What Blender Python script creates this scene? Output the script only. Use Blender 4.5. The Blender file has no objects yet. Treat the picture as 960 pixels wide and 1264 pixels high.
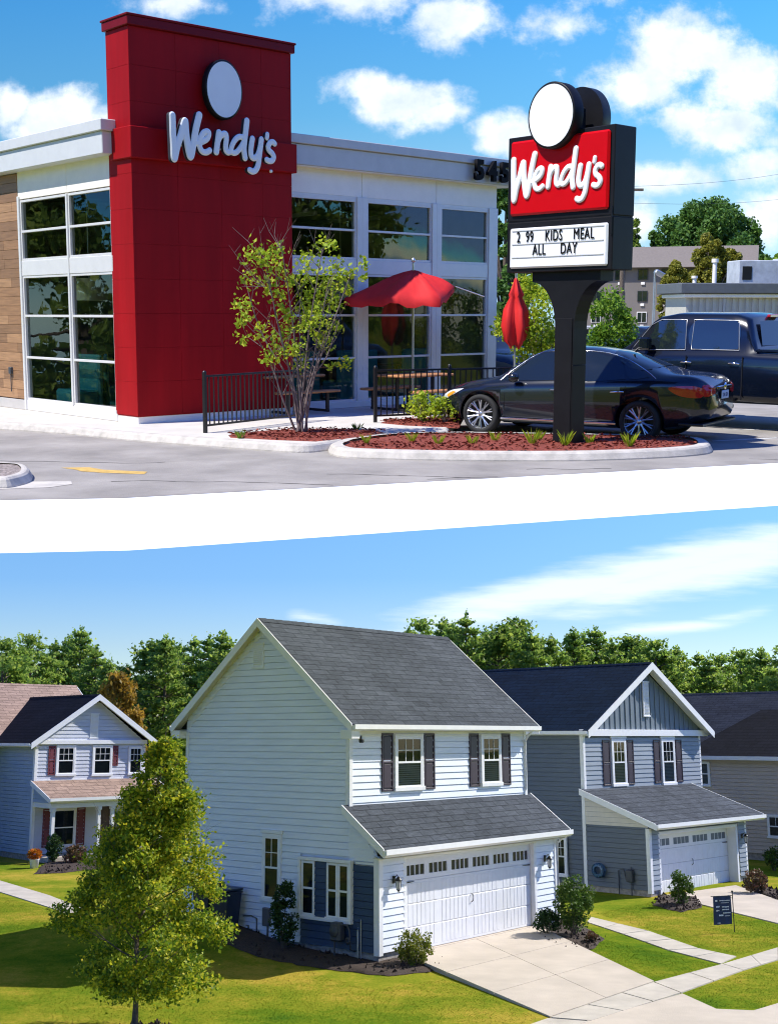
import bpy, math, random
import numpy as np
from mathutils import Matrix, Vector
from mathutils.bvhtree import BVHTree

R = math.radians
SC = bpy.context.scene
# ------------------------------------------------------------------ camera
F, PX, PY = 1500.0, 450.0, 600.0          # focal length and principal point, in photo pixels (960 x 1264)
CAM_H = 5.376                             # eye above the housing estate's ground
PHI = math.atan(308.36 / F)               # upward pitch
PSI = PHI + math.atan(214.0 / F)          # slope of the raised terrace that carries the restaurant
EYE_U = 1.98                              # eye above the terrace paving
cd = bpy.data.cameras.new('camera'); cam = bpy.data.objects.new('camera', cd)
SC.collection.objects.link(cam); SC.camera = cam
cd.sensor_fit = 'HORIZONTAL'; cd.sensor_width = 36.0; cd.lens = 36.0 * F / 960
cd.shift_x = (480 - PX) / 960; cd.shift_y = -(632 - PY) / 960
cd.clip_start = 0.1; cd.clip_end = 3000
cam.location = (0, 0, CAM_H); cam.rotation_euler = (R(90) + PHI, 0, 0)
SLOPE = Matrix.Translation((0, 0, CAM_H)) @ Matrix.Rotation(PSI, 4, 'X') @ Matrix.Translation((0, 0, -EYE_U))

# ------------------------------------------------------------------ world
LOW_SUN = Vector((0.912, 0.41, 0)).normalized() * math.cos(R(39)) + Vector((0, 0, math.sin(R(39))))
UPP_SUN = Vector((-0.90, -0.43, 0)).normalized() * math.cos(R(57)) + Vector((0, 0, math.sin(R(57))))
SC.view_settings.view_transform = 'Standard'; SC.view_settings.look = 'None'
SC.view_settings.exposure = 0.42
SC.cycles.filter_width = 1.1; SC.cycles.use_denoising = True; SC.view_settings.gamma = 1.0
w = bpy.data.worlds.new('World'); SC.world = w; w.use_nodes = True
nt = w.node_tree; nt.nodes.clear()
def nn(tree, kind, **kw):
    n = tree.nodes.new(kind)
    for k, v in kw.items():
        if k in n.inputs and not hasattr(n, k): n.inputs[k].default_value = v
        else: setattr(n, k, v)
    return n
def math_n(tree, op, a, b=None, clamp=False):
    n = tree.nodes.new('ShaderNodeMath'); n.operation = op; n.use_clamp = clamp
    for i, v in enumerate((a, b)):
        if v is None: continue
        if isinstance(v, (int, float)): n.inputs[i].default_value = v
        else: tree.links.new(v, n.inputs[i])
    return n.outputs[0]
def pix_dir(px, py):
    dx, dv = (px - PX) / F, -(py - PY) / F
    return Vector((dx, math.cos(PHI) - dv * math.sin(PHI), math.sin(PHI) + dv * math.cos(PHI)))
def sky_uv(px, py):
    d = pix_dir(px, py); return d.x / d.y, d.z / d.y
sky = nt.nodes.new('ShaderNodeTexSky'); sky.sky_type = 'NISHITA'; sky.sun_disc = False
sky.sun_elevation = R(39); sky.sun_rotation = math.atan2(LOW_SUN.x, LOW_SUN.y)
sky.air_density = 1.0; sky.dust_density = 0.35; sky.ozone_density = 2.2; sky.altitude = 400
tc = nt.nodes.new('ShaderNodeTexCoord')
sx = nt.nodes.new('ShaderNodeSeparateXYZ'); nt.links.new(tc.outputs['Generated'], sx.inputs[0])
yc = math_n(nt, 'MAXIMUM', sx.outputs[1], 0.05)
U_ = math_n(nt, 'DIVIDE', sx.outputs[0], yc); V_ = math_n(nt, 'DIVIDE', sx.outputs[2], yc)
cv = nt.nodes.new('ShaderNodeCombineXYZ'); nt.links.new(U_, cv.inputs[0]); nt.links.new(V_, cv.inputs[1])
def noise(tree, vec, scale, detail, rough=.55, sxy=None, w=0.0):
    if sxy:
        mp = tree.nodes.new('ShaderNodeMapping'); mp.inputs['Scale'].default_value = (sxy[0], sxy[1], 1)
        mp.inputs['Rotation'].default_value = (0, 0, sxy[2] if len(sxy) > 2 else 0)
        tree.links.new(vec, mp.inputs['Vector']); vec = mp.outputs[0]
    n = tree.nodes.new('ShaderNodeTexNoise'); n.inputs['Scale'].default_value = scale
    n.inputs['Detail'].default_value = detail; n.inputs['Roughness'].default_value = rough
    tree.links.new(vec, n.inputs['Vector']); return n.outputs[0]
n_big = noise(nt, cv.outputs[0], 16, 9, .62)
n_fine = noise(nt, cv.outputs[0], 9, 8, .6, (1.0, 3.2))
# cumulus banks: centre, half sizes in the sky's own tangent coordinates, and density
CUM = [(492, 128, 92, 38, 1.15), (455, 112, 50, 26, .9), (540, 136, 44, 20, .9),
       (560, 22, 74, 48, .95), (440, -8, 130, 38, .8), (215, 5, 80, 20, .7),
       (845, 62, 90, 60, 1.0), (790, 105, 70, 46, .9), (915, 100, 80, 56, .95), (900, 160, 80, 40, .9), (845, 150, 70, 34, .8),
       (935, 205, 50, 34, .9), (820, 218, 80, 24, .75), (640, 168, 70, 34, 1.0), (610, 178, 34, 22, .9),
       (75, 150, 110, 52, 1.1), (15, 135, 44, 40, .9), (700, 30, 60, 40, .35), (790, 275, 30, 30, .8), (960, 260, 60, 40, .7)]
acc = None
for (px, py, rx, ry, k) in CUM:
    cu, cw = sky_uv(px, py); a = sky_uv(px + rx, py)[0] - cu; b = sky_uv(px, py - ry)[1] - cw
    du = math_n(nt, 'DIVIDE', math_n(nt, 'SUBTRACT', U_, cu), a)
    dv = math_n(nt, 'DIVIDE', math_n(nt, 'SUBTRACT', V_, cw), b)
    r2 = math_n(nt, 'ADD', math_n(nt, 'MULTIPLY', du, du), math_n(nt, 'MULTIPLY', dv, dv))
    g = math_n(nt, 'MULTIPLY', math_n(nt, 'SUBTRACT', 1.0, math_n(nt, 'SQRT', r2)), k)
    acc = g if acc is None else math_n(nt, 'MAXIMUM', acc, g)
m = math_n(nt, 'ADD', acc, math_n(nt, 'MULTIPLY', math_n(nt, 'SUBTRACT', n_big, 0.5), 2.3))
mr = nt.nodes.new('ShaderNodeMapRange'); mr.interpolation_type = 'SMOOTHSTEP'
mr.inputs[1].default_value = -0.05; mr.inputs[2].default_value = 0.65; nt.links.new(m, mr.inputs[0])
cum = mr.outputs[0]
# cirrus: long bands across the low sky
CIR = [((1120, 632), (450, 782), 36, 1.25), ((1080, 660), (640, 752), 46, 1.15), ((430, 768), (350, 760), 12, .8), ((920, 770), (720, 782), 10, .9), ((960, 750), (860, 768), 9, .4)]
acc2 = None
for (p, q, wd, k) in CIR:
    (u1, v1), (u2, v2) = sky_uv(*p), sky_uv(*q)
    cu, cw, L = (u1 + u2) / 2, (v1 + v2) / 2, math.hypot(u1 - u2, v1 - v2) / 2
    ax, ay = (u1 - u2) / (2 * L), (v1 - v2) / (2 * L); hw = wd / F
    du = math_n(nt, 'SUBTRACT', U_, cu); dv = math_n(nt, 'SUBTRACT', V_, cw)
    al = math_n(nt, 'DIVIDE', math_n(nt, 'ADD', math_n(nt, 'MULTIPLY', du, ax), math_n(nt, 'MULTIPLY', dv, ay)), L * 1.05)
    ac = math_n(nt, 'DIVIDE', math_n(nt, 'SUBTRACT', math_n(nt, 'MULTIPLY', dv, ax), math_n(nt, 'MULTIPLY', du, ay)), hw)
    r2 = math_n(nt, 'ADD', math_n(nt, 'POWER', math_n(nt, 'ABSOLUTE', al), 4.0), math_n(nt, 'MULTIPLY', ac, ac))
    g = math_n(nt, 'MULTIPLY', math_n(nt, 'SUBTRACT', 1.0, math_n(nt, 'SQRT', r2)), k)
    acc2 = g if acc2 is None else math_n(nt, 'MAXIMUM', acc2, g)
n_str = noise(nt, cv.outputs[0], 10, 8, .6, (1.0, 7.0, R(-14)))
m2 = math_n(nt, 'ADD', acc2, math_n(nt, 'MULTIPLY', math_n(nt, 'SUBTRACT', n_str, 0.5), 1.6))
mr2 = nt.nodes.new('ShaderNodeMapRange'); mr2.interpolation_type = 'SMOOTHSTEP'
mr2.inputs[1].default_value = 0.0; mr2.inputs[2].default_value = 1.1; nt.links.new(m2, mr2.inputs[0])
vr = nt.nodes.new('ShaderNodeValToRGB'); nt.links.new(math_n(nt, 'MULTIPLY', V_, 1.25, True), vr.inputs[0])
TINT = [(0.00, (1.1, 1.15, 1.1)), (0.09, (.84, .94, 1.1)), (0.16, (.60, .87, 1.2)), (0.24, (.62, .95, 1.25)), (0.42, (2.2, 2.0, 1.5)), (0.57, (1.7, 1.95, 1.5)), (0.68, (.85, 1.65, 1.62)), (0.82, (.52, 1.45, 1.75)), (1.0, (.58, .84, 1.42))]
el = vr.color_ramp.elements
while len(el) < len(TINT): el.new(0.5)
for e, (p, c) in zip(el, TINT): e.position = p; e.color = (*c, 1)
tm = nt.nodes.new('ShaderNodeMix'); tm.data_type = 'RGBA'; tm.blend_type = 'MULTIPLY'; tm.inputs[0].default_value = 1
nt.links.new(sky.outputs[0], tm.inputs[6]); nt.links.new(vr.outputs[0], tm.inputs[7])
back = nt.nodes.new('ShaderNodeMix'); back.data_type = 'RGBA'; back.blend_type = 'MULTIPLY'; back.inputs[7].default_value = (.63, .91, 1.50, 1)
nt.links.new(math_n(nt, 'MULTIPLY', math_n(nt, 'SUBTRACT', .1, sx.outputs[1]), 3.0, True), back.inputs[0]); nt.links.new(tm.outputs[2], back.inputs[6])
def mixc(fac, a, b):
    x = nt.nodes.new('ShaderNodeMix'); x.data_type = 'RGBA'
    nt.links.new(fac, x.inputs[0]); nt.links.new(a, x.inputs[6])
    if isinstance(b, tuple): x.inputs[7].default_value = (*b, 1)
    else: nt.links.new(b, x.inputs[7])
    return x.outputs[2]
SKY_K = 0.10
# cloud colour: bright tops, greyer undersides
shade = nt.nodes.new('ShaderNodeValToRGB'); nt.links.new(noise(nt, cv.outputs[0], 22, 6), shade.inputs[0])
shade.color_ramp.elements[0].position = .3; shade.color_ramp.elements[0].color = (6.0, 6.9, 8.2, 1)
shade.color_ramp.elements[1].position = .62; shade.color_ramp.elements[1].color = (9.0, 9.3, 9.6, 1)
c1 = mixc(math_n(nt, 'MULTIPLY', cum, .93), back.outputs[2], shade.outputs[0])
c2 = mixc(math_n(nt, 'MULTIPLY', mr2.outputs[0], .8), c1, (8.3, 9.0, 9.8))
bg = nt.nodes.new('ShaderNodeBackground'); bg.inputs[1].default_value = SKY_K; nt.links.new(c2, bg.inputs[0])
wo = nt.nodes.new('ShaderNodeOutputWorld'); nt.links.new(bg.outputs[0], wo.inputs[0])

# ------------------------------------------------------------------ the two places of the collage, each with its own sun
LOWER = bpy.data.collections.new('housing_estate'); SC.collection.children.link(LOWER)
UPPER = bpy.data.collections.new('restaurant_terrace'); SC.collection.children.link(UPPER)
CUR = [LOWER]
def sun(name, d, energy, colour, coll, rot=None):
    L = bpy.data.lights.new(name, 'SUN'); L.energy = energy; L.angle = R(0.53); L.color = colour
    o = bpy.data.objects.new(name, L); SC.collection.objects.link(o)
    v = d if rot is None else rot @ d
    o.rotation_euler = v.to_track_quat('Z', 'Y').to_euler(); o.location = (0, 0, 60)
    o.light_linking.receiver_collection = coll; o.light_linking.blocker_collection = coll
    return o
sun('estate_sun', LOW_SUN, 5.0, (1, .95, .87), LOWER)
sun('terrace_sun', UPP_SUN, 4.9, (1, .965, .91), UPPER, Matrix.Rotation(PSI, 3, 'X'))

# ------------------------------------------------------------------ helpers
def ghz(x, y):        # the lawn swells gently against the back half of the white house
    return .62*math.exp(-((x+5.0)**2+(y-34.9)**2)/(2*2.3**2))
def LO(px, py, z=0.0):
    d = pix_dir(px, py); t = (z - CAM_H) / d.z; return (d.x * t, d.y * t)
def UP(px, py, z=0.0):
    ph = -math.atan(214.0 / F); dx, dv = (px - PX) / F, -(py - PY) / F
    y, zz = math.cos(ph) - dv * math.sin(ph), math.sin(ph) + dv * math.cos(ph)
    t = (z - EYE_U) / zz; return (dx * t, y * t)
def UPD(px, py, Y):      # terrace coordinates of what is seen at (px, py) when it stands Y metres away
    ph = -math.atan(214.0 / F); dx, dv = (px - PX) / F, -(py - PY) / F
    y, zz = math.cos(ph) - dv * math.sin(ph), math.sin(ph) + dv * math.cos(ph)
    t = Y / y; return (dx * t, Y, EYE_U + zz * t)
def LOD(px, py, Y):
    d = pix_dir(px, py); t = Y / d.y; return (d.x * t, Y, CAM_H + d.z * t)

class MB:
    def __init__(s): s.v = []; s.f = []; s.m = []; s.T = Matrix.Identity(4); s.mi = 0; s.smooth = False; s.sm = []
    def add(s, vs, fs):
        b = len(s.v)
        s.v += [tuple(s.T @ Vector(p)) for p in vs]
        for f in fs: s.f.append([b + i for i in f]); s.m.append(s.mi); s.sm.append(s.smooth)
        return s
    def box(s, x0, x1, y0, y1, z0, z1):
        return s.add([(x0,y0,z0),(x1,y0,z0),(x1,y1,z0),(x0,y1,z0),(x0,y0,z1),(x1,y0,z1),(x1,y1,z1),(x0,y1,z1)],
                     [(0,3,2,1),(4,5,6,7),(0,1,5,4),(1,2,6,5),(2,3,7,6),(3,0,4,7)])
    def bbox(s, x0, x1, y0, y1, z0, z1, b=.01):      # box with chamfered edges
        vs = []; b = min(b, (x1-x0)*.45, (y1-y0)*.45, (z1-z0)*.45)
        X, Y, Z = (x0, x1), (y0, y1), (z0, z1)
        idx = {}
        for i in (0, 1):
            for j in (0, 1):
                for k in (0, 1):
                    sx_, sy_, sz_ = (1-2*i)*b, (1-2*j)*b, (1-2*k)*b
                    for a, p in enumerate([(X[i], Y[j]+sy_, Z[k]+sz_), (X[i]+sx_, Y[j], Z[k]+sz_), (X[i]+sx_, Y[j]+sy_, Z[k])]):
                        idx[i, j, k, a] = len(vs); vs.append(p)
        fs = []
        q = lambda *t: fs.append([idx[u] for u in t])
        for i in (0, 1):
            r = [(i,0,0,0),(i,1,0,0),(i,1,1,0),(i,0,1,0)]; fs.append([idx[u] for u in (r if i else r[::-1])])
            r = [(0,i,0,1),(1,i,0,1),(1,i,1,1),(0,i,1,1)]; fs.append([idx[u] for u in (r[::-1] if i else r)])
            r = [(0,0,i,2),(1,0,i,2),(1,1,i,2),(0,1,i,2)]; fs.append([idx[u] for u in (r if i else r[::-1])])
        for i in (0, 1):
            for j in (0, 1):
                q((i,j,0,0),(i,j,1,0),(i,j,1,1),(i,j,0,1)); q((i,0,j,0),(i,1,j,0),(i,1,j,2),(i,0,j,2)); q((0,i,j,1),(1,i,j,1),(1,i,j,2),(0,i,j,2))
                for k in (0, 1): q((i,j,k,0),(i,j,k,1),(i,j,k,2))
        return s.add(vs, fs)
    def prism(s, poly, a, b, axis='y'):              # poly in the two other axes, extruded from a to b
        n = len(poly)
        def P(p, t):
            return {'x': (t, p[0], p[1]), 'y': (p[0], t, p[1]), 'z': (p[0], p[1], t)}[axis]
        return s.add([P(p, a) for p in poly] + [P(p, b) for p in poly],
              [list(range(n))[::-1], list(range(n, 2*n))] + [(i, (i+1) % n, n+(i+1) % n, n+i) for i in range(n)])
    def quad(s, a, b, c, d): return s.add([a, b, c, d], [(0, 1, 2, 3)])
    def poly(s, pts): return s.add(pts, [list(range(len(pts)))])
    def cyl(s, p0, p1, r0, r1=None, n=10, cap=True):
        r1 = r0 if r1 is None else r1; p0, p1 = Vector(p0), Vector(p1); d = (p1 - p0)
        if d.length < 1e-6: return s
        q = d.to_track_quat('Z', 'Y'); vs = []
        for p, r in ((p0, r0), (p1, r1)):
            for i in range(n):
                a = 2*math.pi*i/n; vs.append(p + q @ Vector((r*math.cos(a), r*math.sin(a), 0)))
        fs = [(i, (i+1) % n, n+(i+1) % n, n+i) for i in range(n)]
        sm = s.smooth; s.smooth = n > 6
        s.add(vs, fs)
        s.smooth = False
        if cap: s.add(vs[:n], [list(range(n))[::-1]]); s.add(vs[n:], [list(range(n))])
        s.smooth = sm
        return s
    def tube(s, pts, rs, n=8):
        if isinstance(rs, (int, float)): rs = [rs]*len(pts)
        pts = [Vector(p) for p in pts]; vs = []; fs = []
        up = Vector((.013, .02, 1))
        for i, p in enumerate(pts):
            d = (pts[min(i+1, len(pts)-1)] - pts[max(i-1, 0)]).normalized()
            sd = d.cross(up)
            if sd.length < .05: sd = d.cross(Vector((1, 0, 0)))
            sd.normalize(); u2 = sd.cross(d)
            for k in range(n):
                a = 2*math.pi*k/n; vs.append(p + (sd*math.cos(a) + u2*math.sin(a))*rs[i])
        for i in range(len(pts)-1):
            for k in range(n):
                a, b = i*n+k, i*n+(k+1) % n; fs.append((a, b, b+n, a+n))
        sm = s.smooth; s.smooth = True; s.add(vs, fs); s.smooth = sm
        s.add(vs[:n], [list(range(n))[::-1]]); s.add(vs[-n:], [list(range(n))])
        return s
    def lathe(s, prof, n=24, axis='z', c=(0, 0, 0)):
        vs = []
        for r, h in prof:
            for i in range(n):
                a = 2*math.pi*i/n; x, y = r*math.cos(a), r*math.sin(a)
                p = {'z': (x, y, h), 'y': (x, h, y), 'x': (h, x, y)}[axis]
                vs.append((p[0]+c[0], p[1]+c[1], p[2]+c[2]))
        fs = []
        for j in range(len(prof)-1):
            for i in range(n): fs.append((j*n+i, j*n+(i+1) % n, (j+1)*n+(i+1) % n, (j+1)*n+i))
        sm = s.smooth; s.smooth = True; s.add(vs, fs); s.smooth = sm
        return s
    def build(s, name, mats, parent=None, recalc=True):
        me = bpy.data.meshes.new(name); me.from_pydata(s.v, [], s.f)
        mats = mats if isinstance(mats, (list, tuple)) else [mats]
        for m_ in mats: me.materials.append(m_)
        me.polygons.foreach_set('material_index', s.m); me.polygons.foreach_set('use_smooth', s.sm)
        if recalc:
            import bmesh
            bm = bmesh.new(); bm.from_mesh(me); bmesh.ops.recalc_face_normals(bm, faces=bm.faces); bm.to_mesh(me); bm.free()
        me.update()
        return link(name, me, parent)
def link(name, me, parent=None):
    o = bpy.data.objects.new(name, me); CUR[0].objects.link(o)
    if parent is not None: o.parent = parent
    return o
def tag(o, label=None, cat=None, group=None, kind=None):
    if label: o['label'] = label
    if cat: o['category'] = cat
    if group: o['group'] = group
    if kind: o['kind'] = kind
    return o
def thing(name, loc=(0, 0, 0), rz=0.0, label=None, cat=None, group=None):
    o = bpy.data.objects.new(name, None); CUR[0].objects.link(o); o.empty_display_size = .3
    o.location = (loc[0], loc[1], loc[2] if len(loc) > 2 else 0); o.rotation_euler = (0, 0, rz)
    return tag(o, label, cat, group)
KIDS = {}
def copy_tree(o, loc=None, rz=None, label=None, parent=None):
    c = o.copy(); CUR[0].objects.link(c); c.parent = parent
    for ch in [x for x in bpy.data.objects if x.parent == o]: copy_tree(ch, parent=c)
    if loc is not None: c.location = (loc[0], loc[1], loc[2] if len(loc) > 2 else 0)
    if rz is not None: c.rotation_euler = (0, 0, rz)
    if label: c['label'] = label
    return c

# ------------------------------------------------------------------ materials
MATS = {}
def mat(name, col, rough=.7, metal=0.0, var=.12, scale=4.0, bump=0.0, bscale=60.0, spec=.5, coat=0.0, col2=None, detail=5, stretch=None):
    if name in MATS: return MATS[name]
    m_ = bpy.data.materials.new(name); m_.use_nodes = True; t = m_.node_tree; b = t.nodes['Principled BSDF']
    b.inputs['Roughness'].default_value = rough; b.inputs['Metallic'].default_value = metal
    b.inputs['Specular IOR Level'].default_value = spec
    if coat: b.inputs['Coat Weight'].default_value = coat; b.inputs['Coat Roughness'].default_value = .04
    co = t.nodes.new('ShaderNodeTexCoord').outputs['Object']
    if stretch:
        mp = t.nodes.new('ShaderNodeMapping'); mp.inputs['Scale'].default_value = stretch; t.links.new(co, mp.inputs[0]); co = mp.outputs[0]
    if var or col2:
        n = noise(t, co, scale, detail, .6)
        rp = t.nodes.new('ShaderNodeValToRGB'); t.links.new(n, rp.inputs[0])
        a = tuple(c*(1-var) for c in col); z = col2 if col2 else tuple(min(1, c*(1+var)) for c in col)
        rp.color_ramp.elements[0].position = .3; rp.color_ramp.elements[1].position = .7
        rp.color_ramp.elements[0].color = (*a, 1); rp.color_ramp.elements[1].color = (*z, 1)
        t.links.new(rp.outputs[0], b.inputs['Base Color'])
    else: b.inputs['Base Color'].default_value = (*col, 1)
    if bump:
        bn = t.nodes.new('ShaderNodeBump'); bn.inputs['Strength'].default_value = bump; bn.inputs['Distance'].default_value = .02
        t.links.new(noise(t, co, bscale, 4), bn.inputs['Height']); t.links.new(bn.outputs[0], b.inputs['Normal'])
    MATS[name] = m_; return m_
def leafmat(name, cols, trans=.35, rough=.55):
    m_ = bpy.data.materials.new(name); m_.use_nodes = True; t = m_.node_tree; b = t.nodes['Principled BSDF']
    g = t.nodes.new('ShaderNodeNewGeometry'); rp = t.nodes.new('ShaderNodeValToRGB')
    co = t.nodes.new('ShaderNodeTexCoord').outputs['Object']
    f = math_n(t, 'ADD', math_n(t, 'MULTIPLY', g.outputs['Random Per Island'], .6), math_n(t, 'MULTIPLY', noise(t, co, .9, 3), .5), True)
    t.links.new(f, rp.inputs[0]); e = rp.color_ramp.elements
    while len(e) < len(cols): e.new(.5)
    for i, c in enumerate(cols): e[i].position = .12 + .8*i/(len(cols)-1); e[i].color = (*c, 1)
    t.links.new(rp.outputs[0], b.inputs['Base Color']); b.inputs['Roughness'].default_value = rough
    b.inputs['Specular IOR Level'].default_value = .3
    tr = t.nodes.new('ShaderNodeBsdfTranslucent'); t.links.new(rp.outputs[0], tr.inputs[0])
    mx = t.nodes.new('ShaderNodeMixShader'); mx.inputs[0].default_value = trans
    t.links.new(b.outputs[0], mx.inputs[1]); t.links.new(tr.outputs[0], mx.inputs[2])
    t.links.new(mx.outputs[0], t.nodes['Material Output'].inputs[0]); MATS[name] = m_; return m_
def roofmat(name, col, axis):
    m_ = bpy.data.materials.new(name); m_.use_nodes = True; t = m_.node_tree; b = t.nodes['Principled BSDF']
    co = t.nodes.new('ShaderNodeTexCoord').outputs['Object']; sp = t.nodes.new('ShaderNodeSeparateXYZ'); t.links.new(co, sp.inputs[0])
    cb = t.nodes.new('ShaderNodeCombineXYZ'); t.links.new(sp.outputs[0 if axis == 'x' else 1], cb.inputs[0])
    t.links.new(math_n(t, 'MULTIPLY', sp.outputs[2], 1.6), cb.inputs[1])
    br = t.nodes.new('ShaderNodeTexBrick'); t.links.new(cb.outputs[0], br.inputs[0])
    br.inputs['Scale'].default_value = 1; br.inputs['Brick Width'].default_value = .62; br.inputs['Row Height'].default_value = .21
    br.inputs['Mortar Size'].default_value = .014; br.inputs['Mortar Smooth'].default_value = .25; br.offset = .37; br.inputs['Bias'].default_value = -.1
    br.inputs['Color1'].default_value = (*[c*1.12 for c in col], 1); br.inputs['Color2'].default_value = (*[c*.84 for c in col], 1)
    br.inputs['Mortar'].default_value = (*[c*.5 for c in col], 1)
    mp = t.nodes.new('ShaderNodeMapping'); mp.inputs['Scale'].default_value = (1.7, 8, 1); t.links.new(cb.outputs[0], mp.inputs[0])
    n = noise(t, mp.outputs[0], 2.2, 6, .7); n2 = noise(t, co, 130, 2); n3 = noise(t, co, .5, 4)
    k = math_n(t, 'ADD', math_n(t, 'MULTIPLY', n, .7), math_n(t, 'ADD', math_n(t, 'MULTIPLY', n2, .6), math_n(t, 'MULTIPLY', n3, .35)))
    mx = t.nodes.new('ShaderNodeMix'); mx.data_type = 'RGBA'; mx.blend_type = 'MULTIPLY'; mx.inputs[0].default_value = 1
    g = t.nodes.new('ShaderNodeCombineColor'); k = math_n(t, 'MAXIMUM', math_n(t, 'MULTIPLY', math_n(t, 'SUBTRACT', k, .42), 2.5), .12)
    for i in range(3): t.links.new(k, g.inputs[i])
    t.links.new(br.outputs[0], mx.inputs[6]); t.links.new(g.outputs[0], mx.inputs[7]); t.links.new(mx.outputs[2], b.inputs['Base Color'])
    b.inputs['Roughness'].default_value = .95; b.inputs['Specular IOR Level'].default_value = .08
    bn = t.nodes.new('ShaderNodeBump'); bn.inputs['Strength'].default_value = .6; bn.inputs['Distance'].default_value = .012
    t.links.new(math_n(t, 'SUBTRACT', math_n(t, 'MULTIPLY', n2, .5), br.outputs['Fac']), bn.inputs['Height']); t.links.new(bn.outputs[0], b.inputs['Normal'])
    MATS[name] = m_; return m_
def glassmat(name, tint, gl=.16, rough=.02):
    m_ = bpy.data.materials.new(name); m_.use_nodes = True; t = m_.node_tree; t.nodes.remove(t.nodes['Principled BSDF'])
    a = t.nodes.new('ShaderNodeBsdfTransparent'); a.inputs[0].default_value = (*tint, 1)
    g = t.nodes.new('ShaderNodeBsdfGlossy'); g.inputs['Roughness'].default_value = rough; g.inputs['Color'].default_value = (.9, .95, .95, 1)
    co = t.nodes.new('ShaderNodeTexCoord').outputs['Object']
    bn = t.nodes.new('ShaderNodeBump'); bn.inputs['Strength'].default_value = .04; bn.inputs['Distance'].default_value = .05
    t.links.new(noise(t, co, 1.4, 2), bn.inputs['Height']); t.links.new(bn.outputs[0], g.inputs['Normal'])
    lw = t.nodes.new('ShaderNodeFresnel'); lw.inputs[0].default_value = 1.5
    fx = math_n(t, 'ADD', math_n(t, 'MULTIPLY', lw.outputs[0], .8), gl, True)
    mx = t.nodes.new('ShaderNodeMixShader'); t.links.new(fx, mx.inputs[0])
    t.links.new(a.outputs[0], mx.inputs[1]); t.links.new(g.outputs[0], mx.inputs[2])
    t.links.new(mx.outputs[0], t.nodes['Material Output'].inputs[0]); MATS[name] = m_; return m_

def leaf_mesh(name, centers, size, mats, parent=None, seed=0, nvar=.4, flat=.0, midx=None):
    """one little folded leaf (two triangles) per centre"""
    rg = np.random.default_rng(seed); n = len(centers); c = np.asarray(centers, float)
    d = rg.normal(size=(n, 3)); d[:, 2] *= (1-flat); d /= np.linalg.norm(d, axis=1)[:, None]
    e = rg.normal(size=(n, 3)); e -= (e*d).sum(1)[:, None]*d; e /= np.linalg.norm(e, axis=1)[:, None]
    s = size*(1 + nvar*(rg.random(n)*2-1))[:, None]
    v = np.empty((n, 4, 3)); nn_ = np.cross(d, e)
    v[:, 0] = c - d*s*.6; v[:, 1] = c + e*s*.38 + nn_*s*.1; v[:, 2] = c + d*s*.6; v[:, 3] = c - e*s*.38 + nn_*s*.1
    me = bpy.data.meshes.new(name)
    me.vertices.add(n*4); me.vertices.foreach_set('co', v.reshape(-1))
    me.loops.add(n*4); me.loops.foreach_set('vertex_index', np.arange(n*4))
    me.polygons.add(n); me.polygons.foreach_set('loop_start', np.arange(n)*4); me.polygons.foreach_set('loop_total', np.full(n, 4))
    for m_ in (mats if isinstance(mats, (list, tuple)) else [mats]): me.materials.append(m_)
    if midx is not None: me.polygons.foreach_set('material_index', np.asarray(midx, int))
    me.update(calc_edges=True)
    return link(name, me, parent)
# ================================================================== HOUSING ESTATE (lower place)
WHITE = mat('white_trim_paint', (.80, .81, .83), .55, var=.04)
SID_W = mat('white_vinyl_siding', (.77, .815, .90), .55, var=.05, scale=1.2, stretch=(1, 1, 5))
SID_N = mat('navy_siding', (.022, .050, .115), .5, var=.12, scale=2, stretch=(1, 1, 5))
SID_G = mat('slate_grey_siding', (.115, .14, .175), .55, var=.07, scale=1.5, stretch=(1, 1, 5))
SID_LG = mat('light_grey_siding', (.26, .30, .35), .55, var=.06, scale=1.5)
SID_P = mat('pale_blue_siding', (.34, .43, .56), .55, var=.06, scale=1.5)
SID_PG = mat('pale_grey_siding', (.55, .58, .66), .55, var=.05, scale=1.5)
SID_B = mat('taupe_siding', (.52, .44, .37), .6, var=.06, scale=1.5)
SHUT = mat('dark_plum_shutter', (.045, .028, .045), .45, var=.15, scale=8)
SHUT2 = mat('maroon_shutter', (.17, .035, .045), .5, var=.12, scale=8)
BRICK = mat('foundation_block', (.34, .31, .28), .9, var=.35, scale=9, bump=.5)
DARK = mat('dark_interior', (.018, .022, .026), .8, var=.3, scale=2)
BLIND = mat('window_blind', (.20, .225, .25), .6, var=.06)
CURT = mat('pale_curtain', (.5, .52, .54), .8, var=.1)
PANE = glassmat('house_glass', (.62, .70, .74), .0)
BLK = mat('black_metal', (.012, .012, .014), .35, var=.1, spec=.5)
STEEL = mat('galvanised_steel', (.42, .43, .45), .4, .8, var=.12)
CONC = mat('driveway_concrete', (.52, .45, .375), .85, var=.12, scale=.9, bump=.3, bscale=40, detail=9)
CONC2 = mat('pavement_concrete', (.50, .45, .385), .85, var=.16, scale=1.4, bump=.3, bscale=40, detail=9)
MULCH = mat('dark_bark_mulch', (.05, .032, .024), .95, var=.6, scale=26, bump=1.0, bscale=30)
SOFF = mat('soffit_cream', (.62, .58, .48), .6, var=.04)
ROOF_X = roofmat('grey_shingle', (.070, .080, .098), 'x'); ROOF_Y = roofmat('dark_shingle', (.008, .022, .050), 'y')
ROOF_T = roofmat('tan_shingle', (.33, .235, .185), 'x'); ROOF_D = roofmat('charcoal_shingle', (.014, .015, .022), 'y')
ROOF_Y2 = roofmat('slate_shingle_y', (.055, .06, .075), 'y')
BARK = mat('tree_bark', (.13, .10, .075), .9, var=.35, scale=12, bump=.8)
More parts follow.
